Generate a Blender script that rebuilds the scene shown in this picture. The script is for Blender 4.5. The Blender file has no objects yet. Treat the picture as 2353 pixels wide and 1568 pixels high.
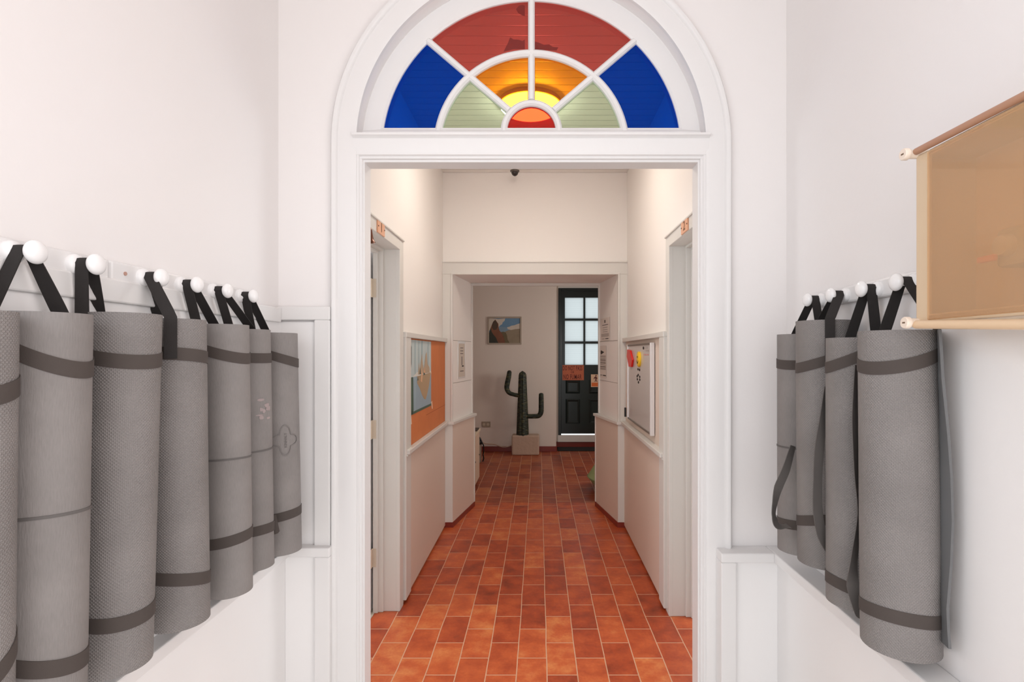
import bpy, math, random
from mathutils import Vector
random.seed(7)
PI = math.pi
SC = bpy.context.scene
COL = SC.collection

# ------------------------------------------------------------------ camera, world, lights, exposure
F, CX, CY, H = 1237.0, 1238.0, 812.0, 1.4          # focal length in px, vanishing point, eye height
cam_d = bpy.data.cameras.new('camera')
cam_d.sensor_width = 36.0
cam_d.lens = F/2353*36.0
cam_d.shift_x = -(CX-1176.5)/2353
cam_d.shift_y = (CY-784.0)/2353
cam_d.clip_start = 0.02
cam = bpy.data.objects.new('camera', cam_d)
cam.location = (0, 0, H)
cam.rotation_euler = (PI/2, 0, 0)
COL.objects.link(cam)
SC.camera = cam

SC.view_settings.view_transform = 'Standard'
SC.view_settings.look = 'None'
SC.view_settings.exposure = 0.07
SC.view_settings.gamma = 1.0
SC.view_settings.use_curve_mapping = False

W = bpy.data.worlds.new('daylight')
SC.world = W
W.use_nodes = True
bg = W.node_tree.nodes['Background']
bg.inputs[0].default_value = (0.92, 0.96, 1.0, 1)
bg.inputs[1].default_value = 1.6

def area(name, loc, direction, sx, sy, power, color):
    l = bpy.data.lights.new(name, 'AREA')
    l.shape = 'RECTANGLE'; l.size = sx; l.size_y = sy
    l.energy = power; l.color = color
    o = bpy.data.objects.new(name, l)
    o.location = loc
    o.rotation_euler = Vector(direction).to_track_quat('-Z', 'Z').to_euler()
    COL.objects.link(o)
    return o
# daylight through the entrance doorway and the windows of the side rooms; the other lights are added
area('daylight_entrance', (0.0, -1.55, 1.40), (0, 1, -0.02), 1.4, 2.4, 12, (1.0, 0.965, 0.965))
area('added_fill_entrance_left', (-1.08, -0.05, 1.60), (1, 0.3, -0.30), 1.25, 1.7, 26, (0.82, 0.92, 1.0))  # cool fill, added out of view to light the right wall
area('added_fill_entrance_right', (1.03, -0.05, 1.60), (-1, 0.3, -0.15), 1.25, 1.7, 20, (1.0, 0.88, 0.84))  # warm fill, added out of view to light the left wall
area('daylight_window_room_left', (-2.93, 2.52, 1.5), (1, 0, 0), 0.6, 1.3, 30, (0.93, 0.97, 1.0))
area('daylight_window_room_right', (2.83, 3.3, 1.5), (-1, 0, 0), 1.2, 1.2, 22, (0.93, 0.97, 1.0))
area('added_fill_far', (1.78, 6.3, 1.5), (-1, 0.1, 0.05), 0.6, 0.8, 13, (1.0, 0.92, 0.84))  # added out of view to brighten the far wall

# ------------------------------------------------------------------ helpers
def wp(px, py, Y):
    return Vector(((px-CX)/F*Y, Y, H-(py-CY)/F*Y))
def yx(px, X):                                      # depth of a point at lateral X seen at column px
    return X*F/(px-CX)

_mats = {}
def mat(name, col, rough=0.6, metal=0.0, spec=0.5, emit=None, bump=None, mottled=0.0, coat=0.0):
    if name in _mats: return _mats[name]
    m = bpy.data.materials.new(name); m.use_nodes = True
    nt = m.node_tree; b = nt.nodes['Principled BSDF']
    b.inputs['Base Color'].default_value = (*col, 1)
    b.inputs['Roughness'].default_value = rough
    b.inputs['Metallic'].default_value = metal
    b.inputs['Specular IOR Level'].default_value = spec
    b.inputs['Coat Weight'].default_value = coat
    if emit:
        b.inputs['Emission Color'].default_value = (*emit[0], 1)
        b.inputs['Emission Strength'].default_value = emit[1]
    tc = nt.nodes.new('ShaderNodeTexCoord')
    if mottled:
        n = nt.nodes.new('ShaderNodeTexNoise'); n.inputs['Scale'].default_value = 6; n.inputs['Detail'].default_value = 6
        nt.links.new(tc.outputs['Object'], n.inputs['Vector'])
        r = nt.nodes.new('ShaderNodeMix'); r.data_type = 'RGBA'
        r.inputs['A'].default_value = (*[c*(1-mottled) for c in col], 1)
        r.inputs['B'].default_value = (*[min(1, c*(1+mottled)) for c in col], 1)
        nt.links.new(n.outputs['Fac'], r.inputs['Factor'])
        nt.links.new(r.outputs['Result'], b.inputs['Base Color'])
    if bump:
        n = nt.nodes.new('ShaderNodeTexNoise'); n.inputs['Scale'].default_value = bump[0]; n.inputs['Detail'].default_value = 4
        nt.links.new(tc.outputs['Object'], n.inputs['Vector'])
        bm = nt.nodes.new('ShaderNodeBump'); bm.inputs['Strength'].default_value = bump[1]; bm.inputs['Distance'].default_value = bump[2]
        nt.links.new(n.outputs['Fac'], bm.inputs['Height'])
        nt.links.new(bm.outputs['Normal'], b.inputs['Normal'])
    _mats[name] = m
    return m
def srgb(r, g, b):
    f = lambda c: (c/255/12.92 if c/255 <= 0.04045 else ((c/255+0.055)/1.055)**2.4)
    return (f(r), f(g), f(b))

class MB:
    """collects vertices and faces, builds ONE mesh object"""
    def __init__(s): s.v = []; s.f = []; s.m = []; s.uv = {}; s.cur = 0
    def add(s, vs, fs, uvs=None):
        o = len(s.v); s.v += [tuple(p) for p in vs]
        for i, f in enumerate(fs):
            if uvs: s.uv[len(s.f)] = uvs[i]
            s.f.append(tuple(o+k for k in f)); s.m.append(s.cur)
        return s
    def box(s, x0, x1, y0, y1, z0, z1):
        x0, x1 = sorted((x0, x1)); y0, y1 = sorted((y0, y1)); z0, z1 = sorted((z0, z1))
        v = [(x0,y0,z0),(x1,y0,z0),(x1,y1,z0),(x0,y1,z0),(x0,y0,z1),(x1,y0,z1),(x1,y1,z1),(x0,y1,z1)]
        return s.add(v, [(3,2,1,0),(4,5,6,7),(0,1,5,4),(1,2,6,5),(2,3,7,6),(3,0,4,7)])
    def prism(s, poly, axis, a, b):
        """polygon in the plane across `axis`, extruded from a to b"""
        def P(u, w, t): return {'x': (t,u,w), 'y': (u,t,w), 'z': (u,w,t)}[axis]
        n = len(poly)
        ar = sum(poly[i][0]*poly[(i+1)%n][1]-poly[(i+1)%n][0]*poly[i][1] for i in range(n))
        if ar < 0: poly = poly[::-1]
        flip = (axis == 'y') != (a > b)
        v = [P(u,w,a) for u,w in poly]+[P(u,w,b) for u,w in poly]
        fs = [tuple(range(n-1,-1,-1)), tuple(range(n,2*n))]+[(i,(i+1)%n,n+(i+1)%n,n+i) for i in range(n)]
        if flip: fs = [f[::-1] for f in fs]
        return s.add(v, fs)
    def quadbox(s, p, n, t):
        """quad p (4 points) thickened by t against normal n"""
        n = Vector(n).normalized(); p = [Vector(q) for q in p]
        v = p+[q-n*t for q in p]
        c = (p[1]-p[0]).cross(p[2]-p[0])
        fs = [(0,1,2,3),(7,6,5,4)]+[(i,4+i,4+(i+1)%4,(i+1)%4) for i in range(4)]
        if c.dot(n) < 0: fs = [f[::-1] for f in fs]
        return s.add(v, fs)
    def lathe(s, prof, c, axis='z', n=32, sx=1, sy=1):
        """profile (r, h) spun round `axis` through c"""
        vs = []; fs = []
        for r, h in prof:
            for k in range(n):
                a = 2*PI*k/n; u, w = r*math.cos(a)*sx, r*math.sin(a)*sy
                q = {'z': (u,w,h), 'x': (h,u,w), 'y': (w,h,u)}[axis]
                vs.append((c[0]+q[0], c[1]+q[1], c[2]+q[2]))
        for j in range(len(prof)-1):
            for k in range(n):
                k2 = (k+1) % n
                fs.append((j*n+k, j*n+k2, (j+1)*n+k2, (j+1)*n+k))
        fs.append(tuple(range(n-1,-1,-1))); fs.append(tuple((len(prof)-1)*n+k for k in range(n)))
        return s.add(vs, fs)
    def sphere(s, c, r, n=24, sz=1):
        prof = [(r*math.sin(PI*i/(n//2))+1e-5, -r*sz*math.cos(PI*i/(n//2))) for i in range(n//2+1)]
        return s.lathe(prof, c, 'z', n)
    def tube(s, pts, rad, n=12):
        pts = [Vector(p) for p in pts]; N = len(pts)
        R = rad if isinstance(rad, (list, tuple)) else [rad]*N
        vs = []; fs = []; up = None
        for i, p in enumerate(pts):
            t = (pts[min(i+1,N-1)]-pts[max(i-1,0)]).normalized()
            if up is None:
                up = Vector((0,0,1)) if abs(t.z) < 0.9 else Vector((1,0,0))
            a = (up-t*up.dot(t)).normalized(); b = t.cross(a); up = a
            for k in range(n):
                q = 2*PI*k/n; vs.append(p+(a*math.cos(q)+b*math.sin(q))*R[i])
        for i in range(N-1):
            for k in range(n):
                k2 = (k+1)%n; fs.append((i*n+k, i*n+k2, (i+1)*n+k2, (i+1)*n+k))
        fs.append(tuple(range(n-1,-1,-1))); fs.append(tuple((N-1)*n+k for k in range(n)))
        return s.add(vs, fs)
    def ribbon(s, pts, wdirs, width, th):
        """strap: centre line pts, direction across its width, width and thickness"""
        pts = [Vector(p) for p in pts]; N = len(pts); vs = []; fs = []; uv = []
        L = 0
        for i, p in enumerate(pts):
            t = (pts[min(i+1,N-1)]-pts[max(i-1,0)]).normalized()
            w = Vector(wdirs[i]); w = (w-t*w.dot(t)).normalized(); n = t.cross(w)
            for a, b in ((-1,-1),(1,-1),(1,1),(-1,1)):
                vs.append(p+w*(a*width/2)+n*(b*th/2))
        for i in range(N-1):
            for k in range(4):
                k2 = (k+1)%4; fs.append((i*4+k, i*4+k2, i*4+4+k2, i*4+4+k))
        fs.append((3,2,1,0)); fs.append(tuple((N-1)*4+k for k in range(4)))
        return s.add(vs, fs)
    def build(s, name, m=None, parent=None, smooth=None, bevel=None, origin=None, mats=None):
        me = bpy.data.meshes.new(name)
        off = Vector(parent['_o']) if parent is not None and '_o' in parent else Vector((0,0,0))
        if origin is not None: off = Vector(origin)
        me.from_pydata([tuple(Vector(p)-off) for p in s.v], [], s.f)
        for mm in (mats or [m]): me.materials.append(mm)
        me.polygons.foreach_set('material_index', s.m)
        if s.uv:
            ul = me.uv_layers.new(name='uv')
            for i, p in enumerate(me.polygons):
                if i in s.uv:
                    for k, li in enumerate(p.loop_indices): ul.data[li].uv = s.uv[i][k]
        me.update()
        import bmesh
        b = bmesh.new(); b.from_mesh(me); bmesh.ops.recalc_face_normals(b, faces=b.faces); b.to_mesh(me); b.free()
        if smooth is not None:
            me.polygons.foreach_set('use_smooth', [True]*len(me.polygons))
            me.set_sharp_from_angle(angle=math.radians(smooth))
        o = bpy.data.objects.new(name, me); COL.objects.link(o)
        if parent is not None:
            o.parent = parent
            if '_o' in parent: o['_o'] = parent['_o']
        elif origin is not None: o.location = origin
        if origin is None and parent is None: o['_o'] = (0.0,0.0,0.0)
        if origin is not None: o['_o'] = tuple(origin)
        if bevel:
            md = o.modifiers.new('bevel', 'BEVEL'); md.width = bevel; md.segments = 2; md.limit_method = 'ANGLE'; md.angle_limit = math.radians(40)
        return o

def thing(name, label, cat, loc, group=None):
    o = bpy.data.objects.new(name, None); o.empty_display_size = 0.05
    o.location = loc; COL.objects.link(o); o['_o'] = tuple(loc)
    return tag(o, label, cat, group)
def tag(o, label, cat, group=None):
    o['label'] = label; o['category'] = cat
    if group: o['group'] = group
    return o
def struct(o):
    o['kind'] = 'structure'; return o

def text_faces(txt, size, offset_=0.0):
    """flat outline of a word as triangles in its own x/y plane, centred"""
    c = bpy.data.curves.new('lettering', 'FONT'); c.body = txt; c.size = size
    c.offset = size*offset_; c.space_character = 1+offset_*8; c.align_x = 'CENTER'; c.align_y = 'CENTER'; c.resolution_u = 2
    o = bpy.data.objects.new('lettering', c); COL.objects.link(o)
    dg = bpy.context.evaluated_depsgraph_get()
    me = bpy.data.meshes.new_from_object(o.evaluated_get(dg))
    v = [tuple(p.co) for p in me.vertices]; f = [tuple(p.vertices) for p in me.polygons]
    bpy.data.objects.remove(o); bpy.data.curves.remove(c); bpy.data.meshes.remove(me)
    return v, f

# ------------------------------------------------------------------ materials
def C(*a): return a
WALL   = mat('white_wall_paint', (0.86,0.83,0.82), 0.75, bump=(38,0.12,0.004))
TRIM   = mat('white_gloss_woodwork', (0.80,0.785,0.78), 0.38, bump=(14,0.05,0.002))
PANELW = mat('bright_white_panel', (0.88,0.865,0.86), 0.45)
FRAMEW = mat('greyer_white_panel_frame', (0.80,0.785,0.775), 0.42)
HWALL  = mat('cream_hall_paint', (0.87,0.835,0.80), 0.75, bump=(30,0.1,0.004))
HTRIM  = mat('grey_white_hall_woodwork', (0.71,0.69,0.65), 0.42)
PANEL  = mat('beige_wainscot_panel', (0.74,0.62,0.53), 0.5)
FWALL  = mat('off_white_far_wall', (0.84,0.755,0.68), 0.8, bump=(20,0.15,0.006))
SEAM   = mat('joint_shadow_gap', (0.30,0.26,0.22), 0.9)
BALL   = mat('white_enamel_peg', (0.88,0.87,0.87), 0.18)
STRAP  = mat('dark_webbing', srgb(74,66,62), 0.85, bump=(900,0.5,0.001))
CARRY  = mat('black_webbing', srgb(40,36,35), 0.85, bump=(900,0.5,0.001))
DARKRED= mat('dark_red_skirting_tile', srgb(132,48,36), 0.35, mottled=0.2)

def tile_mat(nm, dk=1.0):
    m = bpy.data.materials.new(nm); m.use_nodes = True
    nt = m.node_tree; b = nt.nodes['Principled BSDF']; N = nt.nodes.new; L = nt.links.new
    tc = N('ShaderNodeTexCoord'); sp = N('ShaderNodeSeparateXYZ'); L(tc.outputs['Object'], sp.inputs[0])
    wob = N('ShaderNodeTexNoise'); wob.inputs['Scale'].default_value = 3.0; L(tc.outputs['Object'], wob.inputs['Vector'])
    ws = N('ShaderNodeMath'); ws.operation = 'MULTIPLY_ADD'; ws.inputs[1].default_value = 0.008; ws.inputs[2].default_value = -0.004
    L(wob.outputs['Fac'], ws.inputs[0])
    ax = N('ShaderNodeMath'); ax.operation = 'ADD'; ax.inputs[1].default_value = -2.3403+0.1303+40*0.2606; L(sp.outputs['Y'], ax.inputs[0])
    ay0 = N('ShaderNodeMath'); ay0.operation = 'ADD'; ay0.inputs[1].default_value = -0.036+40*0.1328; L(sp.outputs['X'], ay0.inputs[0])
    ay = N('ShaderNodeMath'); ay.operation = 'ADD'; L(ay0.outputs[0], ay.inputs[0]); L(ws.outputs[0], ay.inputs[1])
    cb = N('ShaderNodeCombineXYZ'); L(ax.outputs[0], cb.inputs[0]); L(ay.outputs[0], cb.inputs[1])
    br = N('ShaderNodeTexBrick'); L(cb.outputs[0], br.inputs['Vector'])
    br.offset = 0.5; br.offset_frequency = 2
    br.inputs['Scale'].default_value = 1; br.inputs['Brick Width'].default_value = 0.2606; br.inputs['Row Height'].default_value = 0.1328
    br.inputs['Mortar Size'].default_value = 0.0026; br.inputs['Mortar Smooth'].default_value = 0.15; br.inputs['Bias'].default_value = 0.0
    br.inputs['Color1'].default_value = (0,0,0,1); br.inputs['Color2'].default_value = (1,1,1,1); br.inputs['Mortar'].default_value = (0.5,0.5,0.5,1)
    n1 = N('ShaderNodeTexNoise'); n1.inputs['Scale'].default_value = 9; n1.inputs['Detail'].default_value = 8; n1.inputs['Roughness'].default_value = 0.62
    L(tc.outputs['Object'], n1.inputs['Vector'])
    n2 = N('ShaderNodeTexNoise'); n2.inputs['Scale'].default_value = 75; n2.inputs['Detail'].default_value = 4
    L(tc.outputs['Object'], n2.inputs['Vector'])
    mx = N('ShaderNodeMath'); mx.operation = 'MULTIPLY_ADD'; mx.inputs[1].default_value = 0.38; L(br.outputs['Color'], mx.inputs[0])
    sc = N('ShaderNodeMath'); sc.operation = 'MULTIPLY_ADD'; sc.inputs[1].default_value = 1.05; sc.inputs[2].default_value = -0.22; L(n1.outputs['Fac'], sc.inputs[0])
    L(sc.outputs[0], mx.inputs[2])
    m3 = N('ShaderNodeMath'); m3.operation = 'MULTIPLY_ADD'; m3.inputs[1].default_value = 0.18; L(n2.outputs['Fac'], m3.inputs[0]); L(mx.outputs[0], m3.inputs[2])
    cr = N('ShaderNodeValToRGB'); L(m3.outputs[0], cr.inputs[0])
    e = cr.color_ramp.elements
    e[0].position = 0.15; e[0].color = (*srgb(122,46,24),1)
    e[1].position = 0.95; e[1].color = (*srgb(222,136,78),1)
    k = cr.color_ramp.elements.new(0.45); k.color = (*srgb(174,72,36),1)
    k = cr.color_ramp.elements.new(0.7); k.color = (*srgb(202,96,50),1)
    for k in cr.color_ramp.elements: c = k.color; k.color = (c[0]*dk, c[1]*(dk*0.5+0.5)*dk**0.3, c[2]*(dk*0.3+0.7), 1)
    mg = N('ShaderNodeMix'); mg.data_type = 'RGBA'; mg.inputs['B'].default_value = (*srgb(214,168,136),1)
    L(br.outputs['Fac'], mg.inputs['Factor']); L(cr.outputs[0], mg.inputs['A']); L(mg.outputs['Result'], b.inputs['Base Color'])
    rr = N('ShaderNodeMath'); rr.operation = 'MULTIPLY_ADD'; rr.inputs[1].default_value = 0.22; rr.inputs[2].default_value = 0.27
    L(n1.outputs['Fac'], rr.inputs[0]); L(rr.outputs[0], b.inputs['Roughness'])
    inv = N('ShaderNodeMath'); inv.operation = 'SUBTRACT'; inv.inputs[0].default_value = 1; L(br.outputs['Fac'], inv.inputs[1])
    ad = N('ShaderNodeMath'); ad.operation = 'MULTIPLY_ADD'; ad.inputs[1].default_value = 0.25; L(n1.outputs['Fac'], ad.inputs[0]); L(inv.outputs[0], ad.inputs[2])
    bp = N('ShaderNodeBump'); bp.inputs['Strength'].default_value = 0.5; bp.inputs['Distance'].default_value = 0.003
    L(ad.outputs[0], bp.inputs['Height']); L(bp.outputs['Normal'], b.inputs['Normal'])
    return m
TILE = tile_mat('terracotta_floor_tile')
TILE_SHADED = tile_mat('shaded_floor_tile', 0.72)  # same tile, shade beyond the passage painted into its colour

def board_mat():
    """white painted boards with V joints every 75 mm, running across the hall"""
    m = mat('white_ceiling_boards', (0.88,0.85,0.81), 0.35)
    nt = m.node_tree; b = nt.nodes['Principled BSDF']; N = nt.nodes.new; L = nt.links.new
    tc = N('ShaderNodeTexCoord'); sp = N('ShaderNodeSeparateXYZ'); L(tc.outputs['Object'], sp.inputs[0])
    d = N('ShaderNodeMath'); d.operation = 'DIVIDE'; d.inputs[1].default_value = 0.075; L(sp.outputs['Y'], d.inputs[0])
    fr = N('ShaderNodeMath'); fr.operation = 'FRACT'; L(d.outputs[0], fr.inputs[0])
    pp = N('ShaderNodeMath'); pp.operation = 'PINGPONG'; pp.inputs[1].default_value = 0.5; L(fr.outputs[0], pp.inputs[0])
    mr = N('ShaderNodeMapRange'); mr.inputs['From Min'].default_value = 0.0; mr.inputs['From Max'].default_value = 0.06; L(pp.outputs[0], mr.inputs['Value'])
    bp = N('ShaderNodeBump'); bp.inputs['Strength'].default_value = 1; bp.inputs['Distance'].default_value = 0.006
    L(mr.outputs[0], bp.inputs['Height']); L(bp.outputs['Normal'], b.inputs['Normal'])
    return m
BOARDS = board_mat()

def mat_foam(name, dimpled, tint):
    m = mat(name, tint, 0.72, spec=0.3)
    nt = m.node_tree; b = nt.nodes['Principled BSDF']; N = nt.nodes.new; L = nt.links.new
    uv = N('ShaderNodeUVMap'); uv.uv_map = 'uv'
    sp = N('ShaderNodeSeparateXYZ'); L(uv.outputs[0], sp.inputs[0])
    if dimpled:
        P = 0.0068
        def sn(out, ph):
            a = N('ShaderNodeMath'); a.operation = 'MULTIPLY_ADD'; a.inputs[1].default_value = 2*PI/P; a.inputs[2].default_value = ph; L(out, a.inputs[0])
            c = N('ShaderNodeMath'); c.operation = 'SINE'; L(a.outputs[0], c.inputs[0]); return c
        u, v = sn(sp.outputs[0], 0), sn(sp.outputs[1], 0)
        pr = N('ShaderNodeMath'); pr.operation = 'MULTIPLY'; L(u.outputs[0], pr.inputs[0]); L(v.outputs[0], pr.inputs[1])
        hh = N('ShaderNodeMapRange'); hh.inputs['From Min'].default_value = -0.1; hh.inputs['From Max'].default_value = 0.7; L(pr.outputs[0], hh.inputs['Value'])
        h = hh.outputs[0]; k = (0.93, 1.09); dist = 0.0011
    else:
        mp = N('ShaderNodeMapping'); mp.inputs['Scale'].default_value = (420, 60, 1); L(uv.outputs[0], mp.inputs['Vector'])
        n = N('ShaderNodeTexNoise'); n.inputs['Scale'].default_value = 1; n.inputs['Detail'].default_value = 3; L(mp.outputs[0], n.inputs['Vector'])
        h = n.outputs['Fac']; k = (0.88, 1.12); dist = 0.0007
    big = N('ShaderNodeTexNoise'); big.inputs['Scale'].default_value = 7; big.inputs['Detail'].default_value = 3; L(uv.outputs[0], big.inputs['Vector'])
    mx = N('ShaderNodeMix'); mx.data_type = 'RGBA'; L(h, mx.inputs['Factor'])
    mx.inputs['A'].default_value = (*[c*k[0] for c in tint],1); mx.inputs['B'].default_value = (*[c*k[1] for c in tint],1)
    m2 = N('ShaderNodeMix'); m2.data_type = 'RGBA'; m2.blend_type = 'MULTIPLY'; m2.inputs['Factor'].default_value = 0.35
    L(mx.outputs['Result'], m2.inputs['A']); L(big.outputs['Fac'], m2.inputs['B'])
    L(m2.outputs['Result'], b.inputs['Base Color'])
    bp = N('ShaderNodeBump'); bp.inputs['Strength'].default_value = 0.9; bp.inputs['Distance'].default_value = dist
    L(h, bp.inputs['Height']); L(bp.outputs['Normal'], b.inputs['Normal'])
    return m
FOAM_D = mat_foam('dimpled_grey_foam', True, (0.290,0.268,0.258))
FOAM_S = mat_foam('brushed_grey_foam', False, (0.286,0.263,0.253))
FOAM_E = mat('grey_foam_edge', (0.26,0.25,0.245), 0.8)
LINE   = mat('dark_grey_print', (0.115,0.105,0.10), 0.7)

def stained(name, col, refl=0.05, alpha_diff=0.0):
    m = bpy.data.materials.new(name); m.use_nodes = True
    nt = m.node_tree; nt.nodes.clear(); N = nt.nodes.new; L = nt.links.new
    out = N('ShaderNodeOutputMaterial'); tr = N('ShaderNodeBsdfTransparent'); gl = N('ShaderNodeBsdfGlossy'); mx = N('ShaderNodeMixShader')
    tr.inputs[0].default_value = (*[math.sqrt(c) for c in col], 1)
    gl.inputs['Roughness'].default_value = 0.04
    mx.inputs[0].default_value = refl
    L(tr.outputs[0], mx.inputs[1]); L(gl.outputs[0], mx.inputs[2])
    last = mx
    if alpha_diff:
        df = N('ShaderNodeBsdfDiffuse'); df.inputs[0].default_value = (*col, 1)
        m3 = N('ShaderNodeMixShader'); m3.inputs[0].default_value = alpha_diff
        L(mx.outputs[0], m3.inputs[1]); L(df.outputs[0], m3.inputs[2]); last = m3
    L(last.outputs[0], out.inputs[0])
    return m
G_RED = stained('red_glass', (0.66,0.085,0.062), 0.05, 0.06)
G_BLUE = stained('blue_glass', (0.0,0.060,0.50), 0.012, 0.25)
G_GREEN = stained('pale_green_glass', (0.62,0.80,0.58), 0.05, 0.03)
G_ORANGE = stained('amber_glass', (1.0,0.35,0.007), 0.02, 0.0)
G_DEEP = stained('deep_red_glass', (0.62,0.009,0.0022), 0.03, 0.10)
G_SPOT = mat('dark_red_patch', (0.30,0.008,0.010), 0.5)  # dark red patches on the red panes

# ------------------------------------------------------------------ the setting
YF, YB = 2.0, 2.10                     # front and back of the wall with the arch
XL, XR = -0.967, 0.92                  # side walls of the entrance
XC, ZC = -0.028, 2.176                 # axis and spring line of the arch
DO, AO = 0.62, 0.645                   # half width of the doorway / of the arch
HL, HR, HE, HC = -0.774, 0.714, 4.35, 2.86     # hall: side walls, end wall, ceiling
FE, FB, FA = 4.93, 7.66, 8.0           # far room: start, back wall, alcove
EB = -1.6                              # entrance end behind the camera

struct(MB().box(-3.1, 3.0, 2.04, 5.04, -0.1, 0).build('floor', TILE))
struct(MB().box(-3.1, 3.0, 5.04, 8.3, -0.1, 0).build('floor_far', TILE_SHADED))
struct(MB().box(-3.1, 3.0, -3.5, 2.04, -0.1, 0).build('floor_entrance', mat('pale_entrance_stone', srgb(226,222,216), 0.45, mottled=0.05)))
for s_, x_, nm in ((-1, XL, 'left'), (1, XR, 'right')):
    b = MB(); x2 = x_+s_*0.14
    b.box(x_, x2, 0.62, YF, 0, 3.3); b.box(x_, x2, EB, -0.72, 0, 3.3); b.box(x_, x2, -0.72, 0.62, 0, 0.72); b.box(x_, x2, -0.72, 0.62, 2.5, 3.3)
    struct(b.build('wall_'+nm, WALL))
    b = MB(); xa, xc_ = x_+s_*0.03, x_+s_*0.07  # frames of the side windows added behind the camera for cross light
    for y_ in (-0.72, -0.07, 0.575): b.box(xa, xc_, y_, y_+0.045, 0.72, 2.5)
    for z_ in (0.72, 1.95, 2.455): b.box(xa, xc_, -0.72, 0.62, z_, z_+0.045)
    struct(b.build('added_window_left' if s_ < 0 else 'added_window_right', TRIM))
struct(MB().box(XL-0.14, XR+0.14, EB, YB, 3.3, 3.4).build('ceiling_entrance', mat('warm_white_ceiling_paint', (0.84,0.765,0.72), 0.8)))
b = MB(); b.prism([(XL-0.14,0),(-0.80,0),(-0.80,2.7),(0.78,2.7),(0.78,0),(XR+0.14,0),(XR+0.14,3.3),(XL-0.14,3.3)], 'y', EB-0.15, EB)
struct(b.build('wall_back', WALL))
arch = [(XC+AO*math.cos(a), ZC+AO*math.sin(a)) for a in [PI*i/64 for i in range(65)]]
poly = [(XL-0.14,0),(XC-AO,0)]+arch[::-1]+[(XC+AO,0),(XR+0.14,0),(XR+0.14,3.3),(XL-0.14,3.3)]
struct(MB().prism(poly, 'y', YF, YB).build('wall_front', WALL))

def swept(path, prof, closed=True):
    """profile (rho, y) carried along stations (cx, cz, dx, dz)"""
    b = MB(); n = len(prof); vs = []; fs = []
    for cx, cz, dx, dz in path:
        for r, y in prof: vs.append((cx+r*dx, y, cz+r*dz))
    for i in range(len(path)-1):
        for k in range(n if closed else n-1):
            k2 = (k+1)%n; fs.append((i*n+k, i*n+k2, (i+1)*n+k2, (i+1)*n+k))
    if closed:
        fs.append(tuple(range(n))); fs.append(tuple((len(path)-1)*n+k for k in range(n)))
    return b.add(vs, fs)
full = [(XC,0,-1,0)]+[(XC,ZC,-math.cos(a),math.sin(a)) for a in [PI*i/72 for i in range(73)]]+[(XC,0,1,0)]
prof = [(AO,YF),(AO,YF-0.016),(0.656,YF-0.020),(0.712,YF-0.020),(0.716,YF-0.027),(0.722,YF-0.030),(0.731,YF-0.030),(0.735,YF-0.022),(0.741,YF-0.014),(0.741,YF)]
struct(swept(full, prof).build('trim_1', TRIM, smooth=35))
# stepped door lining with its transom bar
zt = 2.111; YF_ = YF-0.0008
lin = [(AO,YF),(AO,YF-0.013),(0.637,YF-0.013),(0.634,YF-0.006),(0.627,YF-0.006),(0.625,YF+0.004),(DO,YF+0.004),(DO,2.075),(0.628,2.075),(AO,2.075)]
b = swept([(XC,0,-1,0),(XC,zt+0.03,-1,0)], lin); b2 = swept([(XC,0,1,0),(XC,zt+0.03,1,0)], lin)
b.add(b2.v, b2.f)
b.prism([(YF_+0.004,zt),(YF_+0.004,zt+0.008),(YF_-0.006,zt+0.010),(YF_-0.006,zt+0.018),(YF_-0.014,zt+0.022),(YF_-0.014,zt+0.030),(YF_-0.019,zt+0.045),
         (YF_-0.019,zt+0.080),(YF_-0.024,zt+0.084),(YF_-0.034,zt+0.088),(YF_-0.034,zt+0.096),(2.0757,zt+0.098),(2.0757,zt)], 'x', XC-0.655, XC+0.655)
struct(b.build('trim_2', TRIM, smooth=30))

# fanlight
GY = 2.066; CF = (XC, 2.258)           # glass plane, centre of the spokes
win = bpy.data.objects.new('window_1', None); COL.objects.link(win); win.location = (XC, GY, 2.2); win['_o'] = (XC, GY, 2.2); struct(win)
z0 = zt+0.097
def ringpts(c, r, a0, a1, n): return [(c[0]+r*math.cos(a), c[1]+r*math.sin(a)) for a in [a0+(a1-a0)*i/n for i in range(n+1)]]
b = MB()
b.add(*(lambda s: (s.v, s.f))(swept([(XC,ZC,-math.cos(a),math.sin(a)) for a in [PI*i/72 for i in range(73)]], [(0.570,GY+0.004),(0.572,GY-0.008),(0.580,GY-0.014),(AO+0.003,GY-0.018),(AO+0.003,YB-0.002),(0.570,YB-0.002)])))
b.prism([(GY-0.024,z0-0.004),(GY-0.024,z0+0.034),(GY-0.016,z0+0.042),(GY-0.012,z0+0.052),(GY+0.004,z0+0.054),(YB-0.002,z0+0.054),(YB-0.002,z0-0.004)], 'x', XC-0.645, XC+0.645)
b.build('fan_frame', TRIM, win, smooth=30)
def arcbar(c, ri, ro):
    pr = [(ri,GY+0.006),(ri+0.003,GY-0.010),(ri+0.010,GY-0.017),(ro-0.010,GY-0.017),(ro-0.003,GY-0.010),(ro,GY+0.006)]
    a0 = math.asin((z0+0.03-c[1])/ro)
    st = [(c[0],c[1],-math.cos(a),math.sin(a)) for a in [a0+(PI-2*a0)*i/48 for i in range(49)]]
    return swept(st, pr)
arcbar((XC,2.186), 0.346, 0.378).build('glazing_bar', TRIM, win, smooth=30)
arcbar((XC,2.2526), 0.090, 0.120).build('glazing_bar', TRIM, win, smooth=30)
SPK = [40.5, 90, 139.5]
def rad_to(c, R, th):                   # distance from CF along th to a circle
    dx, dz = math.cos(th), math.sin(th); ox, oz = CF[0]-c[0], CF[1]-c[1]
    bq = ox*dx+oz*dz; return -bq+math.sqrt(bq*bq-(ox*ox+oz*oz-R*R))
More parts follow.
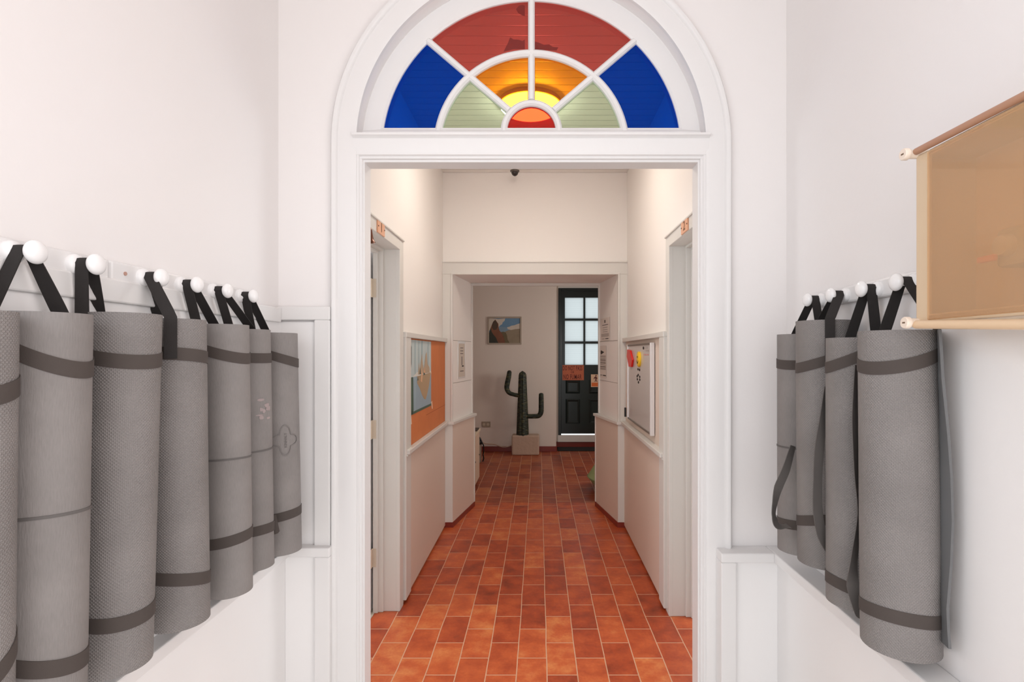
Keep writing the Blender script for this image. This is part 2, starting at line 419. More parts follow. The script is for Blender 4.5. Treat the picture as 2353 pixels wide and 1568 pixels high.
for th in SPK:
    t = math.radians(th); d = (math.cos(t), math.sin(t)); nrm = (-d[1], d[0]); w = 0.0145
    r0, r1 = 0.112, rad_to((XC,ZC), 0.577, t)
    sec = [(-w,GY+0.006),(-w+0.003,GY-0.010),(-w+0.009,GY-0.0165),(w-0.009,GY-0.0165),(w-0.003,GY-0.010),(w,GY+0.006)]
    vs = [(CF[0]+d[0]*r+nrm[0]*o, y, CF[1]+d[1]*r+nrm[1]*o) for r in (r0,r1) for o, y in sec]
    fs = [(k,(k+1)%6,6+(k+1)%6,6+k) for k in range(6)]+[(0,1,2,3,4,5),(11,10,9,8,7,6)]
    MB().add(vs, fs).build('glazing_bar', TRIM, win)
def pane(ths, rin, rout, m, spot=None):
    n = 20; T = [math.radians(ths[0]+(ths[1]-ths[0])*i/n) for i in range(n+1)]
    pin = [(CF[0]+rin(t)*math.cos(t), CF[1]+rin(t)*math.sin(t)) for t in T]
    po = [(CF[0]+rout(t)*math.cos(t), CF[1]+rout(t)*math.sin(t)) for t in T]
    pin = [(x, max(z, z0+0.046)) for x, z in pin]; po = [(x, max(z, z0+0.046)) for x, z in po]
    b = MB()
    for i in range(n):
        vs = [(x,y,z) for y in (GY-0.002, GY+0.002) for x, z in (pin[i],po[i],po[i+1],pin[i+1])]
        b.add(vs, [(0,1,2,3),(7,6,5,4)])
    ms = [m]
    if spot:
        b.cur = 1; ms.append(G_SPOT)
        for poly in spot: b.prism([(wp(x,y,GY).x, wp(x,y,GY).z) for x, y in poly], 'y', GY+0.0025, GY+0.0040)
    return b.build('glass_pane', m, win, mats=ms)
rs = lambda t: 0.105
rm = lambda t: rad_to((XC,2.186), 0.362, t)
ro = lambda t: rad_to((XC,ZC), 0.574, t)
A0, A1, A2 = -6, 40.5, 139.5
pane((0,A1), rm, ro, G_BLUE); pane((A2,180), rm, ro, G_BLUE)
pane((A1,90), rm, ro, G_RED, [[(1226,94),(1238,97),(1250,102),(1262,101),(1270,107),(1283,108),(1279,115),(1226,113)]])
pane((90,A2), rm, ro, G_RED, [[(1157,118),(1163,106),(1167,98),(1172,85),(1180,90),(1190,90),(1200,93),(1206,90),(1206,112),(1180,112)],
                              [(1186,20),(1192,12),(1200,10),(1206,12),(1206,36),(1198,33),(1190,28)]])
pane((0,A1), rs, rm, G_GREEN); pane((A2,180), rs, rm, G_GREEN)
pane((A1,90), rs, rm, G_ORANGE); pane((90,A2), rs, rm, G_ORANGE)
pane((0,180), lambda t: 0.0, rs, G_DEEP)

# ledges and panelling of the entrance
def ledge(sgn, xw, xo, zl, yfront, xin):
    """low boxed-out dado with a recessed front, along one side wall and round to the arch casing"""
    b = MB()
    s = sgn
    rec = 0.022
    b.box(xw, xo, EB, YF, zl-0.034, zl)                          # side cap
    b.cur = 1; b.box(xw, xo+s*rec, EB, YF, 0, zl-0.033)          # side panel, set back
    b.cur = 0
    b.box(xo+s*0.001, xin, yfront, YF, zl-0.034, zl)             # front cap
    b.cur = 1; b.box(xo+s*(rec+0.001), xin-(-s)*0.002, yfront+rec, YF, 0, zl-0.033)   # front panel
    b.cur = 0
    b.box(xin, xin+s*0.055, yfront+0.001, YF, 0, zl-0.0335)      # stile beside the casing
    return b
struct(ledge(-1, XL, -0.905, 0.695, 1.945, -0.757).build('trim_3', TRIM, bevel=0.004, mats=[TRIM, PANELW]))
struct(ledge(+1, XR, 0.842, 0.684, 1.922, 0.652).build('trim_4', TRIM, bevel=0.004, mats=[TRIM, PANELW]))
# upper panelling, left side only
b = MB()
b.box(XL, XL+0.012, EB, YF, 0.695, 1.515); b.box(XL+0.012, XC-0.741, YF-0.012, YF, 0.695, 1.515)
struct(b.build('trim_5', PANELW))
b = MB()
b.box(XL, XL+0.024, EB, YF-0.026, 1.513, 1.566); b.box(XL, XC-0.738, YF-0.026, YF, 1.522, 1.572)
b.box(XC-0.797, XC-0.738, YF-0.026, YF, 0.690, 1.522)
struct(b.build('trim_6', FRAMEW, bevel=0.004))

# hall
def sidewall(name, x, xo, y0, y1, dy0, dy1, dz, m):
    return struct(MB().prism([(y0,0),(dy0,0),(dy0,dz),(dy1,dz),(dy1,0),(y1,0),(y1,3.3),(y0,3.3)], 'x', x, xo).build(name, m))
D1, D2 = (2.17,2.92), (2.13,2.865)
sidewall('wall_hall_left', HL, HL-0.11, YB, FE, *D1, 1.965, HWALL)
sidewall('wall_hall_right', HR, HR+0.11, YB, FE, *D2, 1.972, HWALL)
struct(MB().box(HL-0.11, HR+0.11, YB, HE, HC, HC+0.1).build('ceiling_hall', BOARDS))
xf0, xf1, xb0, xb1, ZE = -0.696, 0.640, -0.618, 0.558, 2.040
b = MB()
def splay(pts, z0, z1): return MB().prism(pts, 'z', z0, z1)
for pts, za, zb in (([(HL,HE),(xf0,HE),(xb0,FE),(HL,FE)],0,ZE), ([(xf1,HE),(HR,HE),(HR,FE),(xb1,FE)],0,ZE), ([(HL,HE),(HR,HE),(HR,FE),(HL,FE)],ZE,3.3)):
    b.prism(pts, 'z', za, zb)
struct(b.build('wall_hall_end', HWALL))
# end-wall casing
b = MB()
b.box(HL, xf0+0.004, HE-0.022, HE, 0.84, ZE-0.004); b.box(xf1-0.004, HR, HE-0.022, HE, 0.84, ZE-0.004)
b.box(HL, HR, HE-0.022, HE, ZE-0.004, 2.135)
b.box(HL, HR, HE-0.030, HE, 2.128, 2.138)
b.box(xf0-0.012, xf0+0.004, HE-0.028, HE-0.02, 0.84, ZE); b.box(xf1-0.004, xf1+0.012, HE-0.028, HE-0.02, 0.84, ZE); b.box(xf0-0.012, xf1+0.012, HE-0.028, HE-0.02, ZE-0.008, ZE+0.008)
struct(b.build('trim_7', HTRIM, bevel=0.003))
# far-edge bead of the splayed opening
b = MB()
b.box(xb0-0.02, xb0+0.014, FE-0.012, FE+0.02, 0.85, ZE-0.012); b.box(xb1-0.014, xb1+0.02, FE-0.012, FE+0.02, 0.85, ZE-0.012)
b.box(xb0-0.021, xb1+0.021, FE-0.0135, FE+0.021, ZE-0.024, ZE+0.001)
struct(b.build('trim_8', HTRIM, bevel=0.003))
# hall panelling: beige sheets, stiles and rails
for sgn, xw, xs, nm in ((-1, HL, -0.745, 9), (1, HR, 0.680, 10)):
    b = MB()
    y0 = 3.03 if sgn < 0 else 2.93
    b.box(xw, xs+sgn*0.006, y0, HE-0.03, 0.02, 0.84)
    b.box(xw, xs+sgn*0.018, y0, HE-0.03, 0.84, 1.50)
    struct(b.build('wall_panel_left' if sgn < 0 else 'wall_panel_right', PANEL))
    b = MB()
    ya, yb = (3.00,3.12) if sgn < 0 else (2.905,3.02)
    b.box(xw, xs-sgn*0.006, ya, yb, 0.02, 1.500)
    b.box(xw, xs-sgn*0.010, ya-0.003, HE-0.022, 1.488, 1.520)
    b.box(xw, xs-sgn*0.022, ya+0.02, HE-0.022, 0.830, 0.856)
    b.box(xw, xs-sgn*0.012, ya+0.02, HE-0.022, 0.818, 0.830)
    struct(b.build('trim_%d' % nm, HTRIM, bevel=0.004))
# dado of the splayed opening
b = MB(); c = MB(); xl2, xr2 = -0.590, 0.520
b.prism([(HL,HE-0.028),(xf0+0.004,HE-0.028),(xl2,FE),(HL,FE)], 'z', 0.042, 0.84)
b.prism([(HR,HE-0.028),(xf1-0.004,HE-0.028),(xr2,FE),(HR,FE)], 'z', 0.042, 0.84)
struct(b.build('wall_panel_end', PANEL))
c.prism([(HL,HE-0.045),(xf0+0.016,HE-0.045),(xl2+0.022,FE+0.012),(HL,FE+0.012)], 'z', 0.826, 0.850)
c.prism([(HR,HE-0.045),(xf1-0.016,HE-0.045),(xr2-0.022,FE+0.012),(HR,FE+0.012)], 'z', 0.826, 0.850)
c.box(HL, xf0+0.006, HE-0.034, HE-0.028, 0.042, 0.83); c.box(xf1-0.006, HR, HE-0.034, HE-0.028, 0.042, 0.83)
c.box(xl2-0.03, xl2+0.006, FE-0.01, FE+0.018, 0.042, 0.83); c.box(xr2-0.006, xr2+0.03, FE-0.01, FE+0.018, 0.042, 0.83)
struct(c.build('trim_11', HTRIM, bevel=0.003))
# joints between the sheets on the splays
b = MB()
for (xa,xb_,s) in ((xf0,xb0,1),(xf1,xb1,-1)):
    for z in (1.503, 1.155):
        b.quadbox([(xa+s*0.0012,HE,z),(xb_+s*0.0012,FE-0.01,z),(xb_+s*0.0012,FE-0.01,z+0.003),(xa+s*0.0012,HE,z+0.003)], (s,0,0), 0.001)
struct(b.build('trim_12', SEAM))
# dark red tile skirting along the splays
b = MB()
b.prism([(HL,HE-0.03),(xf0+0.008,HE-0.03),(xl2+0.006,FE),(HL,FE)], 'z', 0, 0.042)
b.prism([(HR,HE-0.03),(xf1-0.008,HE-0.03),(xr2-0.006,FE),(HR,FE)], 'z', 0, 0.042)
struct(b.build('baseboard_hall', DARKRED))

# side doorways: lining + casing, door leaf on the left
def doorway(x, xo, s, d, zh, nm):
    b = MB(); w = 0.072; t = 0.022
    xc = x+(-s)*t                         # casing face towards the hall
    b.box(x, xc, d[0]-w+0.03, d[0]+0.004, 0, zh+0.056); b.box(x, xc, d[1]-0.004, d[1]+w, 0, zh+0.056); b.box(x, xc-s*0.0006, d[0]-0.002, d[1]+0.002, zh-0.0045, zh+0.056)
    b.box(x, xc+(-s)*0.008, d[0]-w+0.03, d[1]+w, zh+0.052, zh+0.062)
    for ya, yb in ((d[0]-0.01,d[0]+0.003), (d[1]-0.003,d[1]+0.012)): b.box(xc+s*0.001, x+s*0.112, ya, yb, 0, zh)
    b.box(xc+s*0.001, x+s*0.112, d[0], d[1], zh-0.003, zh+0.012)
    # rebate: frame further back in the reveal
    for ya, yb in ((d[0],d[0]+0.014), (d[1]-0.014,d[1])): b.box(x+s*0.066, x+s*0.118, ya, yb, 0, zh)
    b.box(x+s*0.0652, x+s*0.1172, d[0], d[1], zh-0.014, zh)
    for ya, yb in ((d[0],d[0]+0.026), (d[1]-0.026,d[1])): b.box(x+s*0.092, x+s*0.119, ya, yb, 0, zh)
    b.box(x+s*0.0912, x+s*0.1182, d[0], d[1], zh-0.026, zh)
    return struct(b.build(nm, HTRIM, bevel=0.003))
doorway(HL, HL-0.11, -1, D1, 1.965, 'trim_13')
doorway(HR, HR+0.11, +1, D2, 1.972, 'trim_14')
door = struct(MB().box(HL-0.129, HL-0.129-0.72, 2.872, 2.910, 0.01, 1.94).build('door_1', HTRIM, bevel=0.003))
BRASS = mat('worn_pale_hinge', srgb(216,204,186), 0.45, metal=0.15)
for z in (0.30, 0.99, 1.75):
    b = MB(); b.lathe([(0.006,-0.05),(0.006,0.05)], (HL-0.124, 2.874, z), 'z', 12); b.box(HL-0.100, HL-0.124, 2.8915, 2.8945, z-0.05, z+0.05)
    b.box(HL-0.1195, HL-0.124, 2.872, 2.894, z-0.05, z+0.05)
    b.lathe([(0.003,0),(0.003,-0.001)], (HL-0.110, 2.8915, z+0.03), 'y', 8); b.lathe([(0.003,0),(0.003,-0.001)], (HL-0.110, 2.8915, z-0.03), 'y', 8)
    b.build('hinge', BRASS, door)

# side rooms seen through the doorways, each with a window
PALE = mat('pale_room_floor', srgb(205,196,180), 0.5)
def sideroom(s, x0, x1, y0, y1, wa, wb, nm):
    b = MB()
    b.box(x0, x1, y0-0.1, y0, 0, 3.0); b.box(x0, x1, y1, y1+0.1, 0, 3.0)
    b.box(x1, x1+s*0.1, y0-0.1, wa, 0, 3.0); b.box(x1, x1+s*0.1, wb, y1+0.1, 0, 3.0)
    b.box(x1, x1+s*0.1, wa, wb, 0, 0.8); b.box(x1, x1+s*0.1, wa, wb, 2.2, 3.0)
    struct(b.build('wall_'+nm, WALL))
    struct(MB().box(x0, x1+s*0.1, y0-0.1, y1+0.1, 3.0, 3.1).build('ceiling_'+nm, WALL))
    struct(MB().box(x0, x1, y0, y1, 0, 0.004).build('floor_'+nm, PALE))
sideroom(-1, HL-0.11, -2.95, YB+0.02, 2.945, 2.2, 2.85, 'room_left')
sideroom(+1, HR+0.11, 2.85, YB+0.02, 4.80, 2.6, 4.0, 'room_right')

# far room
FX0, FX1, AX = -2.2, 1.9, 0.248
b = MB(); b.box(FX0, AX, FB, FB+0.45, 0, 2.86)
struct(b.build('wall_far', FWALL))
b = MB(); dx0, dx1, dzb, dzt = 0.290, 1.085, 0.165, 2.365
b.prism([(AX,0.0),(AX,2.86),(FX1,2.86),(FX1,0.0)], 'y', FA+0.10, FA+0.2) if False else None
b.box(AX, dx0, FA, FA+0.11, 0, 2.86); b.box(dx1, FX1, FA, FA+0.11, 0, 2.86); b.box(dx0, dx1, FA, FA+0.11, dzt, 2.86); b.box(dx0, dx1, FA, FA+0.11, 0, dzb)
struct(b.build('wall_alcove', FWALL))
struct(MB().box(FX0-0.1, FX0, FE, FB+0.45, 0, 2.86).build('wall_far_left', FWALL))
b = MB(); b.box(FX1, FX1+0.1, FE, 6.0, 0, 2.86); b.box(FX1, FX1+0.1, 6.6, FA+0.11, 0, 2.86); b.box(FX1, FX1+0.1, 6.0, 6.6, 0, 1.1); b.box(FX1, FX1+0.1, 6.0, 6.6, 1.9, 2.86)  # opening added out of view beside the far fill light
struct(b.build('wall_far_right', FWALL))
b = MB(); b.box(FX0, HL, FE-0.1, FE, 0, 2.86); b.box(HR, FX1, FE-0.1, FE, 0, 2.86)
struct(b.build('wall_far_front', FWALL))
struct(MB().box(FX0-0.1, FX1+0.1, FE, FA+0.45, 2.86, 2.96).build('ceiling_far', WALL))
b = MB()
b.box(FX0, AX+0.008, FB-0.010, FB, 0, 0.075); b.box(AX, AX+0.010, FB-0.010, FA, 0, 0.08); b.box(AX, FX1, FA-0.012, FA, 0.0, 0.085)
struct(b.build('baseboard_far', DARKRED, bevel=0.003))

# far door: dark green, six lights, two raised panels, dark frame
GREEN = mat('dark_green_gloss_paint', srgb(22,34,33), 0.28, mottled=0.25)
FROST = bpy.data.materials.new('reeded_frosted_glass'); FROST.use_nodes = True
nt = FROST.node_tree; nt.nodes.clear(); N = nt.nodes.new
o_ = N('ShaderNodeOutputMaterial'); tl = N('ShaderNodeBsdfTranslucent'); gl = N('ShaderNodeBsdfGlossy'); mx = N('ShaderNodeMixShader')
gl.inputs['Roughness'].default_value = 0.15; mx.inputs[0].default_value = 0.06
tc = N('ShaderNodeTexCoord'); wv = N('ShaderNodeTexWave'); wv.inputs['Scale'].default_value = 26; wv.bands_direction = 'Z'
bp = N('ShaderNodeBump'); bp.inputs['Distance'].default_value = 0.003
nt.links.new(tc.outputs['Object'], wv.inputs['Vector']); nt.links.new(wv.outputs['Fac'], bp.inputs['Height']); nt.links.new(bp.outputs[0], gl.inputs['Normal'])
cm = N('ShaderNodeMix'); cm.data_type = 'RGBA'; cm.inputs['A'].default_value = (0.63,0.66,0.655,1); cm.inputs['B'].default_value = (0.78,0.81,0.805,1)
nt.links.new(wv.outputs['Fac'], cm.inputs['Factor']); nt.links.new(cm.outputs['Result'], tl.inputs[0])
nt.links.new(tl.outputs[0], mx.inputs[1]); nt.links.new(gl.outputs[0], mx.inputs[2]); nt.links.new(mx.outputs[0], o_.inputs[0])
YD = FA+0.035
d3 = bpy.data.objects.new('door_2', None); d3.location = (0.68, YD, 0.2); d3['_o'] = (0.68, YD, 0.2); COL.objects.link(d3); struct(d3)
lx0, lx1, lz0, lz1 = 0.333, 1.042, 0.200, 2.325
b = MB()
b.box(dx0, lx0, FA-0.03, FA+0.11, dzb, dzt); b.box(lx1, dx1, FA-0.03, FA+0.11, dzb, dzt); b.box(lx0, lx1, FA-0.03, FA+0.11, lz1, dzt)
b.build('door_frame', GREEN, d3, bevel=0.004)
px_ = [0.388, 0.666, 0.692, 0.970]; pz = [(1.225,1.542),(1.575,1.885),(1.917,2.228)]
b = MB()
b.box(lx0, px_[0], YD-0.02, YD+0.02, lz0, lz1); b.box(px_[3], lx1, YD-0.02, YD+0.02, lz0, lz1)
b.box(px_[0], px_[3], YD-0.02, YD+0.02, lz0, pz[0][0]); b.box(px_[0], px_[3], YD-0.02, YD+0.02, pz[2][1], lz1)
b.box(px_[1], px_[2], YD-0.018, YD+0.018, pz[0][0], pz[2][1])
for z in ((pz[0][1],pz[1][0]),(pz[1][1],pz[2][0])):
    b.box(px_[0], px_[1], YD-0.018, YD+0.018, *z); b.box(px_[2], px_[3], YD-0.018, YD+0.018, *z)
b.build('door_leaf', GREEN, d3)
for (xa, xb_) in ((px_[0],px_[1]),(px_[2],px_[3])):
    for (za, zb) in pz:
        MB().box(xa-0.004, xb_+0.004, YD-0.003, YD+0.003, za-0.004, zb+0.004).build('glass_pane', FROST, d3)
for (xa, xb_) in ((0.40,0.615),(0.745,0.96)):
    for (za, zb) in ((0.80,1.00),(0.35,0.72)):
        b = MB(); y1 = YD-0.02
        vs = [(xa,y1,za),(xb_,y1,za),(xb_,y1,zb),(xa,y1,zb)]; k = 0.02
        v2 = [(xa+k,y1-0.016,za+k),(xb_-k,y1-0.016,za+k),(xb_-k,y1-0.016,zb-k),(xa+k,y1-0.016,zb-k)]
        k = 0.04; v3 = [(xa+k,y1-0.006,za+k),(xb_-k,y1-0.006,za+k),(xb_-k,y1-0.006,zb-k),(xa+k,y1-0.006,zb-k)]
        fs = [(8,9,10,11)]
        for o in (0,4): fs += [(o+i,o+(i+1)%4,o+4+(i+1)%4,o+4+i) for i in range(4)]
        fs.append((3,2,1,0))
        b.add(vs+v2+v3, fs).build('raised_panel', GREEN, d3)
struct(MB().box(dx0-0.01, dx1, FA-0.035, FA, 0.085, dzb+0.02).build('trim_15', mat('worn_white_sill', (0.80,0.74,0.69), 0.6, mottled=0.06), bevel=0.004))
struct(MB().box(dx0-0.005, dx1+0.005, FA-0.02, FA+0.001, dzt, dzt+0.05).build('trim_16', HTRIM, bevel=0.003))

# ------------------------------------------------------------------ peg rails
def peg_rail(label, xw, s, ya, yb, z0, z1, pegs, zp, screws=()):
    """s = +1 when the rail faces +X"""
    ym = (ya+yb)/2
    t = thing('peg_rail', label, 'peg rail', (xw, ym, (z0+z1)/2), 'white peg rails on the entrance walls')
    MB().box(xw, xw+s*0.020, ya, yb, z0, z1).build('board', TRIM, t, bevel=0.006)
    for y in pegs:
        x = xw+s*0.020
        pr = [(0.021,0),(0.021,0.007),(0.018,0.011),(0.0115,0.014),(0.009,0.020),(0.009,0.034)]
        b = MB().lathe([(r, s*h) for r, h in pr], (x,y,zp), 'x', 24)
        o = b.build('peg', BALL, t, smooth=40)
        MB().lathe([(0.0215*math.sin(PI*i/14)+1e-5, -s*0.0120*math.cos(PI*i/14)) for i in range(15)], (x+s*0.046, y, zp), 'x', 32).build('peg_ball', BALL, o, smooth=60)
    for y, z in screws:
        MB().lathe([(0.0045,0),(0.0045,s*0.002),(0.001,s*0.0015)], (xw+s*0.020,y,z), 'x', 12).build('screw', mat('brown_screw_head', srgb(190,150,135), 0.6), t)
    return t
PEGL = [0.83, 0.964, 1.096, 1.2856, 1.42, 1.559, 1.70]
PEGR = [1.287, 1.426, 1.576, 1.712]
ZP = 1.581
peg_rail('white wooden peg rail on the left wall, nearer length holding the nearest mats', XL, 1, 0.70, 1.188, 1.556, 1.607, PEGL[:3], ZP)
peg_rail('white wooden peg rail on the left wall, farther length beside the doorway', XL, 1, 1.192, 1.80, 1.556, 1.607, PEGL[3:], ZP, [(1.232,1.582)])
peg_rail('white wooden peg rail on the right wall beside the meter box', XR, -1, 1.16, 1.80, 1.548, 1.597, PEGR, 1.570)

# ------------------------------------------------------------------ yoga mats
def tangent_y(px_edge, X, R, side):
    lo, hi = 0.3, 3.0
    f = lambda Y: CX+F*math.tan(math.atan2(X,Y)+side*math.asin(R/math.hypot(X,Y)))
    for _ in range(60):
        m = (lo+hi)/2; v = f(m)
        if (v < px_edge) == (X < 0): lo = m
        else: hi = m
    return (lo+hi)/2
def on_roll(px, py, X, Y, R):
    """point of the roll's near surface seen at (px, py): azimuth and height"""
    dx = (px-CX)/F
    a = dx*dx+1; b_ = -2*(dx*X+Y); c = X*X+Y*Y-R*R; q = b_*b_-4*a*c
    if q < 0:
        t = (dx*X+Y)/a; th = math.atan2(t-Y, dx*t-X); t = Y+R*math.sin(th)
    else:
        t = (-b_-math.sqrt(q))/(2*a); th = math.atan2(t-Y, dx*t-X)
    return th, H-(py-CY)/F*t
def fit_band(pts, X, Y, R):
    """least squares z = z0 + a cos + b sin, pulled gently to level"""
    rows = []; 
    for px, py in pts:
        th, z = on_roll(px, py, X, Y, R); rows.append((1, math.cos(th), math.sin(th), z, 1.0))
    zm = sum(r[3] for r in rows)/len(rows)
    rows += [(0,1,0,0,0.15),(0,0,1,0,0.15)]
    A = [[sum(w*w*r[i]*r[j] for *r, zz, w in rows) for j in range(3)] for i in range(3)]
    B = [sum(w*w*r[i]*zz for *r, zz, w in rows) for i in range(3)]
    for i in range(3):
        for k in range(i+1,3):
            f = A[k][i]/A[i][i]; A[k] = [A[k][j]-f*A[i][j] for j in range(3)]; B[k] -= f*B[i]
    s = [0,0,0]
    for i in (2,1,0): s[i] = (B[i]-sum(A[i][j]*s[j] for j in range(i+1,3)))/A[i][i]
    return s
SW = 0.030     # strap width
def yoga_mat(label, X, Y, R, zt_, zb_, dimpled, upper, lower, peg=None, legs=(), dyb=0.0, dxb=0.0, line=None, end_az=None, flap=0.0, slack=(), group=None, turns=4.5):
    if end_az is None: end_az = PI if X < 0 else 0.3
    t = thing('yoga_mat', label, 'yoga mat', (X, Y, zb_), group)
    def ctr(z):                                     # the axis leans a little
        k = (zt_-z)/(zt_-zb_); return X+dxb*k, Y+dyb*k
    # spiral section, inner end to outer end
    th = 0.0055; gap = 0.0012; n = int(turns*40)
    out = []; inn = []; S = []; L = 0
    for i in range(n+1):
        tau = turns*(1-i/n); a = end_az-2*PI*tau; fl = math.floor(tau); q = min(1,max(0,(tau-fl-0.86)/0.14)); r = R-(th+gap)*(fl+q*q*(3-2*q))
        out.append((r*math.cos(a), r*math.sin(a))); inn.append(((r-th)*math.cos(a), (r-th)*math.sin(a)))
        if i: L += math.dist(out[-1], out[-2])
        S.append(L)
    if flap:
        a = end_az; tx, ty = -math.sin(a), math.cos(a)
        for k in range(1,7):
            d = flap*k/6; lift = 0.10*d
            for lst, rr in ((out,R),(inn,R-th)):
                lst.append(((rr+lift)*math.cos(a)+tx*d, (rr+lift)*math.sin(a)+ty*d))
            S.append(S[-1]+flap/6)
    m = len(out); nz = 14; vs = []; fs = []; uv = []
    rng = random.Random(hash(label) & 0xffff if False else sum(map(ord,label)))
    ph = [rng.uniform(0,6.28) for _ in range(4)]
    for j in range(nz+1):
        z = zb_+(zt_-zb_)*j/nz; cx, cy = ctr(z)
        for lst in (out, inn):
            for i, (u, w) in enumerate(lst):
                az = math.atan2(w,u)
                k = 1+0.005*math.sin(2*az+ph[0]+z*3)*math.sin(z*5+ph[1])
                vs.append((cx+u*k, cy+w*k, z))
    id_ = lambda j, side, i: j*2*m+side*m+i
    for j in range(nz):
        v0, v1 = (zt_-zb_)*j/nz, (zt_-zb_)*(j+1)/nz
        for i in range(m-1):
            fs.append((id_(j,0,i), id_(j,0,i+1), id_(j+1,0,i+1), id_(j+1,0,i))); uv.append(((S[i],v0),(S[i+1],v0),(S[i+1],v1),(S[i],v1)))
            fs.append((id_(j,1,i), id_(j+1,1,i), id_(j+1,1,i+1), id_(j,1,i+1))); uv.append(((S[i],v0),(S[i],v1),(S[i+1],v1),(S[i+1],v0)))
        for i in (0, m-1):
            fs.append((id_(j,0,i), id_(j,1,i), id_(j+1,1,i), id_(j+1,0,i))); uv.append(((0,0),)*4)
    for j in (0, nz):
        for i in range(m-1):
            fs.append((id_(j,0,i), id_(j,0,i+1), id_(j,1,i+1), id_(j,1,i))); uv.append(((S[i],0),(S[i+1],0),(S[i+1],0.005),(S[i],0.005)))
    b = MB(); b.add(vs, fs, uv)
    roll = b.build('roll', FOAM_D if dimpled else FOAM_S, t, smooth=40)
    # two webbing bands
    def band(name, pts, width=SW):
        s = fit_band(pts, *ctr((zt_ if name[0] == 'u' else zb_)), R)
        zf = lambda a: s[0]+s[1]*math.cos(a)+s[2]*math.sin(a)
        vs = []; fs = []; nn = 72
        rr = R+0.0004
        for i in range(nn):
            a = 2*PI*i/nn; z = zf(a); cx, cy = ctr(z)
            for dr, dz in ((0,-1),(0.0013,-1),(0.0013,1),(0,1)):
                vs.append((cx+(rr+dr)*math.cos(a), cy+(rr+dr)*math.sin(a), z+dz*width/2))
        for i in range(nn):
            for k in range(4): fs.append((i*4+k, i*4+(k+1)%4, ((i+1)%nn)*4+(k+1)%4, ((i+1)%nn)*4+k))
        MB().add(vs, fs).build(name, STRAP, t, smooth=40)
        return zf
    zu = band('upper_band', upper)
    zl = band('lower_band', lower)
    # carrying strap over the peg: band -> top edge -> peg -> top edge -> band
    if peg is not None:
        py, pz, xn = peg
        rr = R+0.0065
        def leg(spec):
            kind, a = spec                          # azimuth where the strap meets the roll
            cx, cy = ctr(zt_)
            cu, su = math.cos(a), math.sin(a)
            tan = Vector((-su, cu, 0))
            view = Vector((cy, -cx, 0)).normalized()          # across the line of hang
            if tan.dot(view)*(1 if X < 0 else -1) < 0: tan = -tan
            free = (view*(1 if X < 0 else -1)+Vector((1 if X < 0 else -1,0,0))*(0.25 if math.sin(a) > 0 else 3.0)).normalized()
            if kind == 'az': tan = free
            top = Vector((cx+rr*cu, cy+rr*su, zt_+0.002)); bot = Vector((cx+rr*cu, cy+rr*su, zu(a)-0.012))
            return top, bot, tan
        (ta, ba, wa), (tb, bb, wb) = leg(legs[0]), leg(legs[1])
        xd = Vector((1 if X < 0 else -1, 0, 0))
        s = -1 if ta.y < tb.y else 1
        key = [(ba,wa),(ba.lerp(ta,0.5),wa),(ta,wa)]
        pk = [(Vector((xn,py+s*0.0115,pz+0.001)),xd),(Vector((xn,py+s*0.007,pz+0.0105)),xd),(Vector((xn,py,pz+0.0125)),xd),(Vector((xn,py-s*0.007,pz+0.0105)),xd),(Vector((xn,py-s*0.0115,pz+0.001)),xd)]
        pts = list(key)
        for i in range(1,8): pts.append((ta.lerp(pk[0][0],i/8), wa.lerp(xd, min(1,i/7))))
        pts += pk
        for i in range(1,8): pts.append((pk[-1][0].lerp(tb,i/8), xd.lerp(wb, max(0,(i-1)/7))))
        pts += [(tb,wb),(tb.lerp(bb,0.5),wb),(bb,wb)]
        MB().ribbon([p for p,_ in pts], [w for _,w in pts], 0.0255, 0.0022).build('carry_strap', CARRY, t, smooth=50)
    for pl in slack:
        # slack strap end: list of (px, py, distance in front of the roll); smooth curve through them
        P = [wp(q_[0], q_[1], q_[2]) for q_ in pl]
        Q = []
        for i in range(len(P)-1):
            p0, p1, p2, p3 = P[max(i-1,0)], P[i], P[i+1], P[min(i+2,len(P)-1)]
            for k in range(8):
                u = k/8; Q.append(0.5*((2*p1)+(p2-p0)*u+(2*p0-5*p1+4*p2-p3)*u*u+(3*p1-p0-3*p2+p3)*u**3))
        Q.append(P[-1])
        wd = []
        for i, q in enumerate(Q):
            f = i/(len(Q)-1)*(len(pl)-1); i0 = min(int(f), len(pl)-2); c = pl[i0][3]+(pl[i0+1][3]-pl[i0][3])*(f-i0)
            d = Vector((q.x, q.y, 0)).normalized(); side = Vector((d.y, -d.x, 0))
            wd.append(side*c+d*math.sqrt(max(0,1-c*c)))          # the webbing twists as it hangs
        MB().ribbon(Q, wd, SW, 0.0022).build('hanging_strap', mat('grey_webbing', srgb(98,93,90), 0.85, bump=(900,0.5,0.001)), t, smooth=60)
    if line is not None:
        s = fit_band(line, *ctr((zt_+zb_)/2), R); vs = []; fs = []
        nn = 60; a0 = math.atan2(-Y, -X)
        for i in range(nn+1):
            a = a0-2.0+4.0*i/nn; z = s[0]+s[1]*math.cos(a)+s[2]*math.sin(a); cx, cy = ctr(z)
            for dr in (0.0, 0.0016):
                for dz in (-1,1): vs.append((cx+(R+dr)*math.cos(a), cy+(R+dr)*math.sin(a), z+dz*0.0026))
        for i in range(nn):
            o = i*4
            fs += [(o+2,o+3,o+7,o+6),(o,o+2,o+6,o+4),(o+1,o+5,o+7,o+3),(o,o+4,o+5,o+1)]
        MB().add(vs, fs).build('alignment_line', LINE, t)
    return t, ctr

